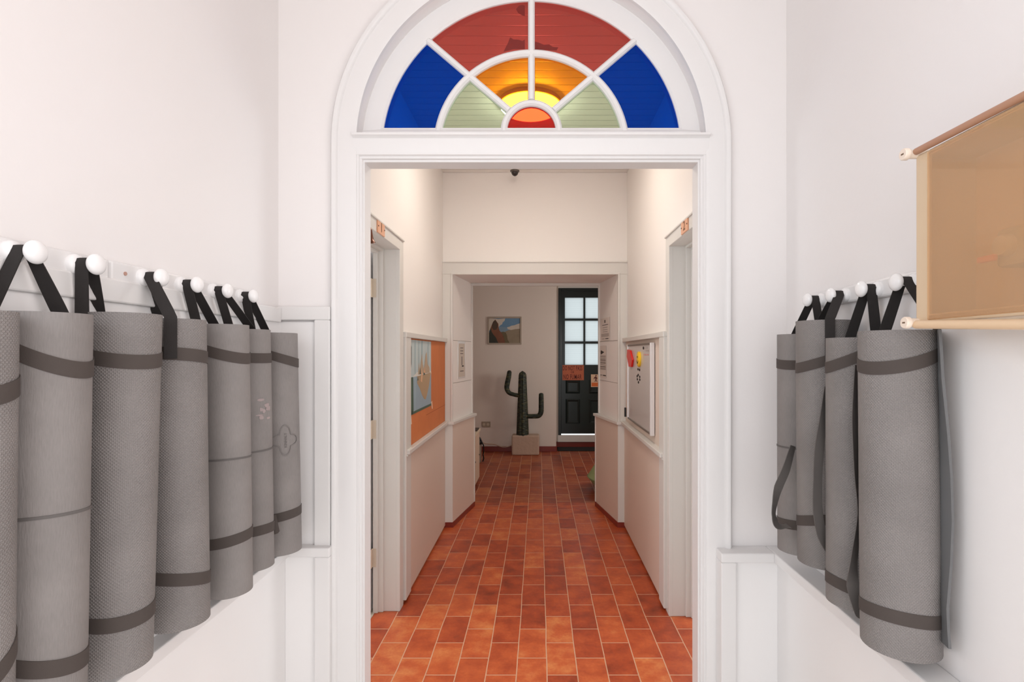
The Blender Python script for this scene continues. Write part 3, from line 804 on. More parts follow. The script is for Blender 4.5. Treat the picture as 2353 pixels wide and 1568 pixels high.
GL = 'rolled yoga mats on the left peg rail'; GR = 'rolled yoga mats on the right peg rail'
RL = 0.066; XM = -0.885
XN = XL+0.020+0.026                       # peg neck
def azl(px, X, Y, xa=-0.93):              # azimuth on the roll of a strap leg passing column px at lateral xa
    return ('az', math.atan2(yx(px, xa)-Y, xa-X))
def azf(px, py, X, Y, R): return ('front', on_roll(px, py, X, Y, R)[0])
Ys = {k: tangent_y(e, XM, RL, +1) for k, e in dict(m1=46, m2=216, m3=374, m4=475, m7=684).items()}
Ys['m5'] = tangent_y(573, -0.880, 0.062, +1); Ys['m6'] = tangent_y(622, -0.893, 0.059, +1)
# keep neighbours from running into each other
order = ['m1','m2','m3','m4','m5','m6','m7']
def zat(py, Y): return H-(py-CY)/F*Y
y = Ys
def dyb(k, dpx): return dpx/(F*-XM/y[k]**2)
MATS = []
MATS.append(yoga_mat('dimpled grey rolled yoga mat nearest the viewer, cut off by the left picture edge', XM, y['m1'], RL, zat(714,y['m1']), 0.745, True,
    [(5,908),(42,890)], [(2,1545),(20,1510)], (PEGL[0],ZP,XN), (('az',-2.4),('az',2.2)), dyb('m1',-14), group=GL))
MATS.append(yoga_mat('smooth grey rolled yoga mat with a thin line across it, second from the left edge', XM, y['m2'], RL, zat(721,y['m2']), 0.757, False,
    [(48,810),(130,843),(214,846)], [(27,1537),(110,1542),(198,1507)], (PEGL[1],ZP,XN), (azl(2,XM,y['m2']),azl(155,XM,y['m2'])), dyb('m2',-17),
    line=[(42,1196),(120,1187),(203,1168)], group=GL))
MATS.append(yoga_mat('widest dimpled grey rolled yoga mat, third from the left picture edge', XM, y['m3'], RL, zat(722,y['m3']), 0.752, True,
    [(222,822),(290,832),(366,829)], [(205,1442),(280,1436),(350,1396)], (PEGL[2],ZP,XN), (azl(182,XM,y['m3']),azl(248,XM,y['m3'])), dyb('m3',-24), group=GL))
MATS.append(yoga_mat('dimpled grey rolled yoga mat whose carrying strap comes down over its front', XM, y['m4'], RL, zat(735,y['m4']), 0.742, True,
    [(376,812),(430,815),(474,822)], [(358,1330),(420,1332),(484,1322)], (PEGL[3],ZP,XN), (azf(393,780,XM,y['m4'],RL),azl(373,XM,y['m4'])), dyb('m4',10), group=GL))
MATS.append(yoga_mat('smooth grey rolled yoga mat with a line below its middle, fifth from left', -0.880, y['m5'], 0.062, zat(747,y['m5']), 0.727, False,
    [(482,808),(525,820),(571,824)], [(488,1252),(540,1240),(583,1217)], (PEGL[4],ZP,XN), (azl(446,XM,y['m5']),azl(492,XM,y['m5'])), dyb('m5',10),
    line=[(482,1060),(530,1056),(576,1048)], group=GL))
MATS.append(yoga_mat('smooth grey rolled yoga mat with a faint pink smudge, second from the doorway', -0.893, y['m6'], 0.059, zat(758,y['m6']), 0.735, False,
    [(577,823),(600,824),(618,823)], [(586,1222),(610,1215),(632,1206)], (PEGL[5],ZP,XN), (azl(500,XM,y['m6']),azl(588,XM,y['m6'])), dyb('m6',10),
    line=[(580,1040),(600,1037),(624,1030)], group=GL))
def smudge():
    X, Y, R = -0.893, y['m6'], 0.059; ctr = MATS[5][1]
    b = MB(); rg = random.Random(3)
    for k in range(9):
        th, zc = on_roll(rg.uniform(592,616), rg.uniform(918,962), X, Y, R); w, h = rg.uniform(.005,.011), rg.uniform(.003,.008)
        q = []
        for i in range(9):
            a = 2*PI*i/9; r = rg.uniform(.7,1.2); z = zc+h*r*math.sin(a); cx, cy = ctr(z); t_ = th+w*r*math.cos(a)/R
            q.append((cx+(R+0.0009)*math.cos(t_), cy+(R+0.0009)*math.sin(t_), z))
        b.add(q, [tuple(range(9))])
    b.build('smudge_print', mat('faint_pink_smudge', (0.335,0.272,0.265), 0.75), MATS[5][0])
smudge()
m7, ctr7 = yoga_mat('smooth grey rolled yoga mat with a printed emblem, farthest on the left beside the doorway', XM, y['m7'], RL, zat(766,y['m7']), 0.725, False,
    [(624,817),(650,826),(681,834)], [(638,1190),(665,1182),(692,1170)], (PEGL[6],ZP,XN), (azl(592,XM,y['m7']),azl(617,XM,y['m7'])), dyb('m7',11), group=GL)
MATS.append((m7, ctr7))

# printed emblem on the last mat: four-lobed outline with lettering running up it
def emblem():
    X, Y, R = XM, y['m7'], RL+0.0008
    th0, zc = on_roll(651, 1014, X, Y, R)
    def put(u, v):                       # u along the surface, v up
        z = zc+v; cx, cy = ctr7(z); a = th0+u/R
        return [(cx+(R+d)*math.cos(a), cy+(R+d)*math.sin(a), z) for d in (0.0006, 0.0014)]
    b = MB(); vs = []; n = 96
    for i in range(n):
        a = 2*PI*i/n; c4 = math.cos(4*a)
        r = 0.0335+0.0075*c4+0.0035*abs(math.cos(2*a))
        for rr in (r-0.0024, r+0.0024):
            vs += put(rr*math.cos(a)*1.0, rr*math.sin(a)*1.12)
    fs = []
    for i in range(n):
        o, p = i*4, ((i+1)%n)*4
        fs += [(o+1,o+3,p+3,p+1),(o,p,p+2,o+2),(o,o+1,p+1,p),(o+2,p+2,p+3,o+3)]
    b.add(vs, fs); b.build('emblem', mat('grey_emblem_print', (0.19,0.172,0.165), 0.7), m7)
    v, f = text_faces('KINHALY', 0.0125)
    b = MB(); b.add([put(-q[1], q[0]*0.95)[1] for q in v], f); b.build('emblem_lettering', LINE, m7)
emblem()
# little loop of webbing at the lower band between the last two mats
P = [wp(629,1185,1.735), wp(633,1205,1.725), wp(637,1222,1.725), wp(634,1227,1.73), wp(629,1218,1.735)]
MB().ribbon(P, [Vector((0.8,0.6,0))]*5, 0.014, 0.002).build('strap_loop', STRAP, MATS[5][0], smooth=60)

# right side
XMR = 0.848
RB = 0.080
yr = dict(r1=tangent_y(1970, 0.834, RB, -1), r2=tangent_y(1897, 0.835, RL, -1), r3=tangent_y(1828, 0.838, 0.074, -1), r4=tangent_y(1785, 0.850, RL, -1))
XNR = XR-0.020-0.026; ZPR = 1.570
def azr(px, X, Y, xa=0.885): return ('az', math.atan2(yx(px, xa)-Y, xa-X))
r1, c1 = yoga_mat('dimpled grey rolled yoga mat hanging under the meter box, its free edge standing off', 0.834, yr['r1'], RB, zat(761,yr['r1']), 0.728, True,
    [(1972,839),(2060,844),(2140,822)], [(1986,1393),(2090,1426),(2170,1428)], (PEGR[0],ZPR,XNR), (azr(2150,0.834,yr['r1'],0.91),azr(2004,0.834,yr['r1'])),
    -0.010, group=GR)
def free_edge():
    # the outer end of the nearest roll stands off towards the wall
    edge = [(757,2160,1.150),(800,2163,1.150),(870,2167,1.150),(1000,2180,1.150),(1100,2187,1.150),(1200,2190,1.150),(1300,2186,1.150),(1400,2178,1.150),(1450,2180,1.15),(1492,2183,1.150)]
    vs = []; fs = []
    for py, px, Y in edge:
        p = wp(px, py, Y); z = p.z; cx, cy = c1(z)
        a = math.radians(-48); q0 = Vector((cx+(RB-0.003)*math.cos(a), cy+(RB-0.003)*math.sin(a), z))
        p.x = min(p.x, XR-0.012)
        d = (p-q0).normalized(); n = Vector((-d.y, d.x, 0))
        for t_ in (0, 0.4, 1.0):
            m_ = q0.lerp(p, t_)
            vs += [m_-n*0.0028, m_+n*0.0028]
    for i in range(len(edge)-1):
        o = i*6
        for k in (0,2):
            fs += [(o+k,o+k+2,o+k+8,o+k+6),(o+k+1,o+k+7,o+k+9,o+k+3)]
        fs += [(o+4,o+5,o+11,o+10),(o,o+6,o+7,o+1)]
    for o in (0,(len(edge)-1)*6): fs += [(o,o+1,o+3,o+2),(o+2,o+3,o+5,o+4)]
    MB().add(vs, fs).build('free_edge', mat('darker_grey_foam', (0.15,0.15,0.152), 0.85), r1, smooth=40)  # free edge in a darker grey than the roll
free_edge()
yoga_mat('dimpled grey rolled yoga mat hung forward between two others on the right rail', 0.835, yr['r2'], RL, zat(777,yr['r2']), 0.742, True,
    [(1899,845),(1935,836),(1968,820)], [(1900,1325),(1940,1345),(1972,1362)], (PEGR[1],ZPR,XNR), (azr(1999,0.835,yr['r2']),azr(1948,0.835,yr['r2'])),
    0.0, group=GR, slack=[[(1969,840,1.345,.3),(1965,960,1.335,.45),(1968,1080,1.335,.35),(1975,1180,1.34,.3),(1962,1290,1.325,.5),(1960,1345,1.325,.9),(1974,1400,1.33,.7),(1984,1412,1.345,.5)]])
yoga_mat('loosely rolled dimpled grey yoga mat standing highest on the right rail', 0.838, yr['r3'], 0.074, zat(738,yr['r3']), 0.790, True,
    [(1830,846),(1865,840),(1896,828)], [(1812,1196),(1850,1197),(1895,1196)], (PEGR[2],ZPR,XNR), (azf(1906,780,0.838,yr['r3'],0.074),azr(1884,0.838,yr['r3'])),
    -0.01, group=GR, slack=[[(1900,890,1.49,.4),(1892,960,1.485,.6),(1883,1030,1.48,.75),(1879,1100,1.475,.7),(1879,1170,1.475,.75),(1888,1225,1.48,.75),(1905,1262,1.49,.6)]])
yoga_mat('smooth grey rolled yoga mat with a line round it, farthest on the right rail', 0.850, yr['r4'], RL, zat(769,yr['r4']), 0.760, False,
    [(1787,836),(1810,840),(1828,839)], [(1783,1196),(1810,1205),(1828,1208)], (PEGR[3],ZPR,XNR), (azr(1880,0.850,yr['r4']),azr(1822,0.850,yr['r4'])),
    -0.004, line=[(1787,1024),(1805,1028),(1818,1031)], group=GR,
    slack=[[(1822,1025,1.665,.5),(1806,1080,1.66,.75),(1789,1120,1.655,.8),(1781,1155,1.655,.5),(1778,1185,1.655,.3),(1787,1207,1.655,.55),(1812,1209,1.66,.6)]])

# ------------------------------------------------------------------ meter box on the right wall
TAN = mat('yellowed_box_plastic', srgb(214,190,160), 0.35)
TANR = mat('brown_lid_gasket', srgb(178,134,108), 0.45)
LID = stained('frosted_amber_lid', srgb(238,208,172), 0.05, 0.26)
IVORY = mat('ivory_screw_boss', srgb(238,222,206), 0.35)
xb, y0b, y1b, z0b, z1b = 0.790, 0.74, 1.134, 1.462, 1.815
t = thing('meter_box', 'yellowed see-through plastic meter box on the right wall, cut by the picture edge', 'meter box', (XR, (y0b+y1b)/2, z0b))
b = MB(); k = 0.006
b.box(XR-0.004, XR, y0b, y1b, z0b, z1b)
b.build('back_plate', mat('tan_back_board', srgb(226,190,150), 0.6, mottled=0.05), t)
b = MB()
b.box(xb+0.012, XR, y1b-k, y1b, z0b, z1b); b.box(xb+0.012, XR, y0b, y0b+k, z0b, z1b)
b.box(xb+0.012, XR, y0b, y1b, z0b, z0b+k); b.box(xb+0.012, XR, y0b, y1b, z1b-k, z1b)
rm_ = 0.036
b.box(xb+0.004, xb+0.014, y0b, y0b+rm_, z0b, z1b); b.box(xb+0.004, xb+0.014, y1b-rm_, y1b, z0b, z1b)
b.box(xb+0.004, xb+0.014, y0b+rm_, y1b-rm_, z0b, z0b+0.018); b.box(xb+0.004, xb+0.014, y0b+rm_, y1b-rm_, z1b-0.012, z1b)
b.build('case', TAN, t, bevel=0.004)
MB().box(xb, xb+0.004, y0b+0.004, y1b-0.038, z0b+0.006, z1b-0.006).build('lid', LID, t, bevel=0.0015)
b = MB(); b.tube([(xb-0.002,y0b,z1b+0.002),(xb-0.002,y1b-0.01,z1b+0.006)], 0.007); b.build('lid_seal', TANR, t, smooth=40)
b = MB(); b.tube([(xb-0.002,y0b,z0b-0.022),(xb-0.002,y1b-0.01,z0b-0.002)], 0.009); b.build('lid_seal', mat('pale_lid_seal', srgb(226,196,162), 0.4), t, smooth=40)
HOLE = mat('screw_slot_shadow', srgb(120,95,75), 0.7)
for (yy, zz) in ((y1b,z1b+0.004),(y1b-0.004,z0b+0.002),(y0b,z1b+0.004),(y0b,z0b-0.02)):
    o = MB().lathe([(0.009,0.03),(0.0095,-0.012),(0.0125,-0.014),(0.0125,-0.022),(0.0110,-0.024)], (xb,yy,zz), 'x', 24).build('screw_boss', IVORY, t, smooth=40)
    MB().box(xb-0.0246, xb-0.0236, yy-0.004, yy+0.004, zz-0.0016, zz+0.0016).build('screw_slot', HOLE, o)
GREYP = mat('warm_grey_switch_body', srgb(196,182,164), 0.45)
o = MB().box(0.835, XR-0.004, 0.76, 0.985, 1.555, 1.625).build('isolator_switch', GREYP, t, bevel=0.008)
MB().lathe([(0.020,0.0),(0.020,-0.012),(0.017,-0.016),(0.006,-0.016)], (0.836,0.958,1.592), 'x', 24).build('dial', mat('pale_dial', srgb(214,200,186), 0.4), o, smooth=40)
MB().box(0.812, 0.822, 0.962, 1.000, 1.566, 1.578).build('lever', mat('orange_lever', srgb(238,128,78), 0.35), o, bevel=0.003)
hose = [(0.885,0.945,1.62),(0.885,0.948,1.655),(0.885,0.940,1.69),(0.885,0.915,1.715),(0.885,0.88,1.72),(0.885,0.83,1.71)]
MB().tube(hose, 0.008).build('cable', mat('grey_green_cable', srgb(120,122,104), 0.5), t, smooth=60)
hose = [(0.875,0.77,1.63),(0.875,0.775,1.67),(0.875,0.80,1.695),(0.875,0.84,1.70),(0.875,0.875,1.685),(0.875,0.885,1.66),(0.875,0.875,1.63)]
MB().tube(hose, 0.008).build('cable', mat('dark_grey_cable', srgb(84,84,78), 0.5), t, smooth=60)
b = MB(); b.box(XR-0.012, XR-0.004, 0.925, 0.932, z0b+0.006, z1b-0.006); b.build('divider', mat('tan_divider', srgb(176,144,108), 0.6), t)

# ------------------------------------------------------------------ hall objects
# cork board and poster
CORK = mat('orange_cork', srgb(206,122,70), 0.85, bump=(260,0.4,0.002), mottled=0.12)
cb = tag(MB().box(-0.761, -0.752, 3.122, 4.318, 0.857, 1.487).build('cork_board', CORK, origin=(-0.76,3.72,0.857)), 'orange cork board set between white rails on the left hall wall', 'cork board')
MB().box(-0.7521, -0.7512, 3.60, 4.318, 0.985, 0.988).build('joint_line', mat('dark_cork_joint', srgb(176,96,52), 0.9), cb)
def poster():
    py0, py1, pz0, pz1 = 3.135, 3.752, 1.035, 1.480
    t = thing('poster', 'pale blue poster of a rocky island and its reflection taped to the orange cork board', 'poster', (-0.751, (py0+py1)/2, pz0))
    b = MB(); n = 10                      # sheet with a slight curl towards its free edge
    def X(u): return -0.7508
    vs = []; fs = []
    for i in range(n+1):
        u = i/n
        for d in (0, 0.0008):
            for z in (pz0+0.006*u, pz1): vs.append((X(u)+d-0.0008, py0+(py1-py0)*u, z))
    for i in range(n):
        o = i*4; fs += [(o+2,o+3,o+7,o+6),(o,o+4,o+5,o+1),(o,o+2,o+6,o+4),(o+1,o+5,o+7,o+3)]
    fs += [(0,1,3,2),(n*4,n*4+2,n*4+3,n*4+1)]
    b.add(vs, fs).build('sheet', mat('pale_blue_print', srgb(190,205,206), 0.45, mottled=0.05), t)
    P = lambda u, v, lift: (X(u)+lift, py0+(py1-py0)*u, pz0+(pz1-pz0)*v)
    def patch(polys, name, col, lift):
        for q in polys: MB().add([P(u,v,lift) for u, v in q], [tuple(range(len(q)))]).build(name, mat('print_'+name, srgb(*col), 0.5, mottled=0.12), t)
    patch([[(0.30,0.02),(1,0.02),(1,0.50),(0.14,0.50),(0.14,0.05)]], 'water', (150,172,186), 0.0006)
    patch([[(0,0),(0.15,0),(0.13,0.5),(0,0.5)],[(0.15,0.0),(1,0.0),(1,0.035),(0.15,0.035)]], 'green_print', (72,98,82), 0.0008)
    patch([[(0.2,0.0),(0.2,1),(0.23,1),(0.23,0)][0:4],[(0.36,0.55),(0.37,1),(0.40,1),(0.39,0.55)],[(0.5,0.62),(0.5,1),(0.56,1),(0.54,0.6)],[(0.8,0.5),(0.82,1),(0.86,1),(0.85,0.5)]], 'streak_print', (160,186,192), 0.0007)
    patch([[(0.10,0.50),(1,0.50),(1,0.53),(0.9,0.56),(0.8,0.53),(0.5,0.54),(0.3,0.56),(0.2,0.53)]], 'foam', (222,222,216), 0.0010)
    patch([[(0.30,0.50),(0.98,0.52),(0.92,0.40),(0.86,0.30),(0.78,0.2),(0.70,0.13),(0.62,0.15),(0.52,0.22),(0.42,0.32),(0.30,0.40)]], 'reflection', (178,152,118), 0.0012)
    patch([[(0.34,0.52),(0.38,0.70),(0.42,0.58),(0.46,0.66),(0.52,0.82),(0.56,0.66),(0.62,0.58),(0.70,0.80),(0.76,0.84),(0.80,0.66),(0.90,0.60),(0.92,0.52)]], 'island', (186,164,136), 0.0012)
    patch([[(0.40,0.52),(0.43,0.62),(0.47,0.52)],[(0.58,0.50),(0.62,0.57),(0.68,0.50)],[(0.30,0.44),(0.33,0.50),(0.36,0.44)]], 'rock_print', (88,98,84), 0.0014)
    patch([[(0.46,0.42),(0.50,0.60),(0.55,0.52),(0.52,0.40)],[(0.60,0.54),(0.64,0.64),(0.68,0.52)]], 'sunlit_rock_print', (230,182,142), 0.0016)
    patch([[(0.01,0.55),(0.01,0.97),(0.06,0.9),(0.06,0.68)],[(0.0,0.08),(0.0,0.5),(0.03,0.5),(0.05,0.25)],[(0.01,0.01),(0.01,0.07),(0.05,0.07),(0.05,0.01)],[(0.07,0.01),(0.07,0.05),(0.10,0.05),(0.10,0.01)]], 'dark_lettering', (38,48,42), 0.0016)
    TAPE = mat('peach_tape', srgb(250,214,184), 0.5)
    for (u, v, s_) in ((1.03,0.0,1),(0.02,-0.06,1)):
        q = [P(u-0.03,v+0.05,0.0016),P(u+0.02,v+0.07,0.0016),P(u+0.05,v-0.06,0.0016),P(u+0.01,v-0.06,0.0016)]
        MB().quadbox(q, (1,0,0), 0.0006).build('tape', TAPE, t)
poster()

# whiteboard with magnets, drawing and pen
wx, wy0, wy1, wz0, wz1 = 0.694, 3.222, 4.110, 0.903, 1.464
t = thing('whiteboard', 'small magnetic whiteboard with aluminium frame on the right hall wall', 'whiteboard', (wx, (wy0+wy1)/2, wz0))
ALU = mat('white_aluminium', srgb(232,230,230), 0.3, metal=0.2)
MB().box(wx-0.014, wx, wy0+0.012, wy1-0.012, wz0+0.012, wz1-0.012).build('surface', mat('white_enamel_board', srgb(206,200,196), 0.16), t)
b = MB()
b.box(wx-0.026, wx, wy0, wy0+0.026, wz0, wz1); b.box(wx-0.022, wx, wy1-0.018, wy1, wz0, wz1)
b.cur = 1; b.box(wx-0.020, wx, wy0+0.026, wy1-0.018, wz0, wz0+0.012); b.box(wx-0.020, wx, wy0+0.026, wy1-0.018, wz1-0.012, wz1)
b.build('frame', ALU, t, bevel=0.003, mats=[ALU, mat('grey_aluminium', srgb(128,118,110), 0.35, metal=0.4)])
sx = wx-0.0145
INK = mat('black_marker_ink', srgb(28,26,26), 0.6)
b = MB()
def dot(yc, zc, ry, rz, rot=0.0):
    q = [(yc+ry*math.cos(a)*math.cos(rot)-rz*math.sin(a)*math.sin(rot), zc+ry*math.cos(a)*math.sin(rot)+rz*math.sin(a)*math.cos(rot)) for a in [2*PI*i/12 for i in range(12)]]
    b.prism(q, 'x', sx-0.001, sx+0.0005)
for ppx, ppy in ((1466,849),(1469.5,850.5),(1464,865),(1466.5,862),(1470,866.5),(1464.5,872),(1470,873),(1467,879)):
    yy = yx(ppx, sx); b = MB(); dot(yy, zat(ppy, yy), 0.020, 0.0085); b.build('drawn_dot', INK, t)
b = MB(); yy = yx(1478.5, sx); dot(yy, zat(800,yy), 0.022, 0.010); b.build('printed_mark', INK, t)
for ppx, ppy in ((1485,799),(1487,806)):
    yy = yx(ppx, sx); b = MB(); b.box(sx-0.0008, sx+0.0005, yy-0.05, yy+0.05, zat(ppy,yy)-0.006, zat(ppy,yy)+0.006)
    b.build('faint_lettering', mat('faint_grey_ink', srgb(168,160,156), 0.6), t)
for ppx in (1481,1485,1489):
    yy = yx(ppx, sx); b = MB(); b.box(sx-0.0008, sx+0.0005, yy-0.016, yy+0.016, zat(815.5,yy)-0.004, zat(815.5,yy)+0.004)
    b.build('red_lettering', mat('faint_red_ink', srgb(206,140,132), 0.6), t)
ya, yb = 4.06, 3.84
q = [(ya+0.02,1.376),(ya-0.005,1.428),(yb+0.10,1.420),(yb,1.352),(yb+0.045,1.300),(ya-0.075,1.300)]
tag(MB().prism(q, 'x', sx-0.014, sx).build('magnet', mat('red_plastic', srgb(225,36,26), 0.3), bevel=0.003, origin=(sx,3.95,1.30)), 'red hexagonal magnet at the far upper corner of the whiteboard', 'magnet')
yc = yx(1470, sx); zc = zat(826, yc)
mg = tag(MB().lathe([(0.052,0),(0.052,-0.010),(0.046,-0.015),(0.001,-0.016)], (sx,yc,zc), 'x', 32).build('magnet', mat('yellow_plastic', srgb(250,204,40), 0.3), smooth=40, origin=(sx,yc,zc-0.05)), 'round yellow smiling magnet on the whiteboard', 'magnet')
b = MB()
for dy, dz in ((-0.016,0.016),(0.016,0.016)): b.lathe([(0.006,0),(0.006,-0.001)], (sx-0.0158, yc+dy, zc+dz), 'x', 10)
for i in range(9):
    a = PI+PI*(0.15+0.7*i/8); b.lathe([(0.004,0),(0.004,-0.001)], (sx-0.0158, yc+0.028*math.cos(a), zc+0.026*math.sin(a)), 'x', 8)
b.build('face', INK, mg)
b = MB(); b.tube([(wx-0.034,wy1-0.006,0.915),(wx-0.034,wy1-0.006,0.985)], 0.008)
tag(b.build('marker_pen', mat('black_pen', srgb(24,24,24), 0.4), smooth=40, origin=(wx-0.034,wy1-0.006,0.915)), 'black marker pen clipped to the far edge of the whiteboard frame', 'marker')

# notices on the splays
PAPER = mat('white_notice_paper', srgb(226,216,208), 0.6)
INKG = mat('grey_notice_ink', srgb(120,108,102), 0.7)
def notice(label, side, px0, px1, pyt, pyb, style):
    if side < 0: x0, k = xf0, (xb0-xf0)/(FE-HE)
    else: x0, k = xf1, (xb1-xf1)/(FE-HE)
    s = 1 if side < 0 else -1
    def Yp(px): d = (px-CX)/F; return (x0-k*HE)/(d-k)
    Ya, Yb = Yp(px0), Yp(px1)
    if side > 0: Ya, Yb = Yb, Ya
    zt_, zb_ = zat(pyt, (Ya+Yb)/2), zat(pyb, (Ya+Yb)/2)
    def P(u, v, l): Y = Ya+(Yb-Ya)*u; return Vector((x0+k*(Y-HE)+s*l, Y, zb_+(zt_-zb_)*v))
    t = thing('notice', label, 'notice', P(0.5,0,0.0))
    if style == 'sleeve':
        MB().quadbox([P(-0.12,-0.05,0.003),P(1.1,-0.05,0.003),P(1.1,1.07,0.003),P(-0.12,1.07,0.003)], (s,0,0), 0.0025).build('sleeve', mat('clear_white_sleeve', srgb(240,238,236), 0.12), t)
    MB().quadbox([P(0,0,0.0042),P(1,0,0.0042),P(1,1,0.0042),P(0,1,0.0042)], (s,0,0), 0.001).build('sheet', PAPER if style != 'sleeve' else mat('grey_sheet', srgb(206,194,180), 0.6), t)
    b = MB(); d = MB(); INKB = mat('dark_notice_ink', srgb(58,50,48), 0.7)
    def bar(bb, u0, u1, v, h): MB().quadbox([P(u0,v-h/2,0.0048),P(u1,v-h/2,0.0048),P(u1,v+h/2,0.0048),P(u0,v+h/2,0.0048)], (s,0,0), 0.0005).build('text_line', INKG if bb is b else INKB, t)
    if style == 'top':
        bar(d,0.45,0.55,0.86,0.10); bar(d,0.42,0.58,0.80,0.02); bar(d,0.15,0.8,0.69,0.025)
        for v in (0.58,0.48,0.39): bar(b,0.22,0.75,v,0.018)
        for v in (0.30,0.27,0.24,0.21,0.18): bar(b,0.08,0.9,v,0.012)
        bar(d,0.12,0.45,0.08,0.035); bar(b,0.55,0.85,0.08,0.02)
    elif style == 'low':
        d.quadbox([P(0.85,0.72,0.0048),P(0.30,0.80,0.0048),P(0.85,0.86,0.0048),P(0.9,0.80,0.0048)], (s,0,0), 0.0005)
        for i, v in enumerate((0.68,0.645,0.60,0.56,0.545,0.51,0.47,0.45,0.40,0.35,0.33,0.29,0.26)): bar(b,0.08,0.94,v,0.016)
        bar(d,0.05,0.5,0.07,0.035); bar(b,0.6,0.95,0.07,0.02)
    else:
        for v in (0.87,0.78,0.70): bar(b,0.25,0.72,v,0.025)
        bar(b,0.44,0.56,0.48,0.26); bar(d,0.5,0.8,0.32,0.04); bar(b,0.22,0.78,0.17,0.03)
    if d.v: d.build('printed_mark', INKB, t)
notice('white printed notice on the right side of the passage, upper of two', 1, 1381, 1402, 731, 783, 'top')
notice('white printed notice on the right side of the passage, lower of two with dense lines', 1, 1380, 1394, 795, 868, 'low')
notice('notice in a clear sleeve on the left side of the passage', -1, 1053, 1067, 790, 866, 'sleeve')

# number plates over the side doors
PLATE = mat('peach_tile_plate', srgb(226,168,132), 0.3, mottled=0.06)
BROWN = mat('brown_numeral', srgb(112,72,40), 0.5)
def plate(num, label, x, s, ya, yb, za, zb):
    t = thing('number_plate', label, 'number plate', (x, (ya+yb)/2, za), 'tile number plates over the side doors')
    MB().box(x, x+s*0.007, ya, yb, za, zb).build('tile', PLATE, t, bevel=0.001)
    v, f = text_faces(num, 0.062, 0.012); yc, zc = (ya+yb)/2, (za+zb)/2
    MB().add([(x+s*0.0076, yc-s*(-1)*q[0]*1.2*(1) if s < 0 else yc+q[0]*1.2, zc+q[1]) for q in v] if False else [(x+s*0.0076, yc+s*q[0]*1.3, zc+q[1]) for q in v], f).build('numeral', BROWN, t)
    for yy in (ya+0.008, yb-0.008): MB().lathe([(0.0035,0),(0.0035,s*0.002)], (x+s*0.007, yy, zc), 'x', 10).build('nail', mat('dark_nail', srgb(90,62,44), 0.5), t)
plate('1', 'peach tile plate numbered 1 over the left side door', HL+0.022, 1, 2.494, 2.608, 1.962, 2.024)
plate('2', 'peach tile plate numbered 2 over the right side door', HR-0.022, -1, 2.481, 2.594, 1.969, 2.030)

# bell in the left doorway
t = thing('bell', 'small brown hand bell hung in the top of the left side doorway', 'bell', (-0.722, 2.27, 1.866))
COPPER = mat('aged_copper', srgb(110,70,52), 0.35, metal=0.7)
MB().lathe([(0.0005,0.064),(0.006,0.062),(0.010,0.052),(0.013,0.030),(0.016,0.014),(0.020,0.006),(0.0245,0.0),(0.022,-0.001),(0.012,0.02),(0.001,0.03)], (-0.713,2.27,1.868), 'z', 28).build('body', COPPER, t, smooth=50)
MB().tube([(-0.713,2.27,1.93),(-0.713,2.27,1.962)], 0.0025, 8).build('hook', COPPER, t)

# ceiling lamp and dome camera
LX, LY = -0.05, 3.12
t = thing('ceiling_lamp', 'round glowing ceiling lamp seen through the coloured fanlight', 'ceiling lamp', (LX, LY, HC))
MB().lathe([(0.178,0.0),(0.182,-0.014),(0.181,-0.026),(0.174,-0.028)], (LX,LY,HC), 'z', 48).build('rim', mat('dull_brass_rim', srgb(200,170,120), 0.4, metal=0.4), t, smooth=40)
MB().lathe([(0.175,-0.022),(0.173,-0.034),(0.155,-0.052),(0.112,-0.066),(0.055,-0.074),(0.001,-0.076)], (LX,LY,HC), 'z', 48).build('diffuser', mat('glowing_opal_glass', (0.9,0.87,0.8), 0.4, emit=((1.0,0.90,0.80), 38.0)), t, smooth=60)
t = thing('security_camera', 'small black dome camera under the hall ceiling', 'security camera', (-0.187,4.2,HC-0.034))
MB().lathe([(0.036,0.0),(0.036,-0.008),(0.030,-0.013)], (-0.187,4.2,HC-0.034), 'z', 28).build('base', mat('dark_grey_plastic', srgb(92,86,80), 0.4), t, smooth=40)
MB().lathe([(0.028,-0.010),(0.026,-0.024),(0.019,-0.036),(0.008,-0.043),(0.001,-0.044)], (-0.187,4.2,HC-0.034), 'z', 28).build('dome', mat('smoked_dome', srgb(40,34,32), 0.08), t, smooth=60)

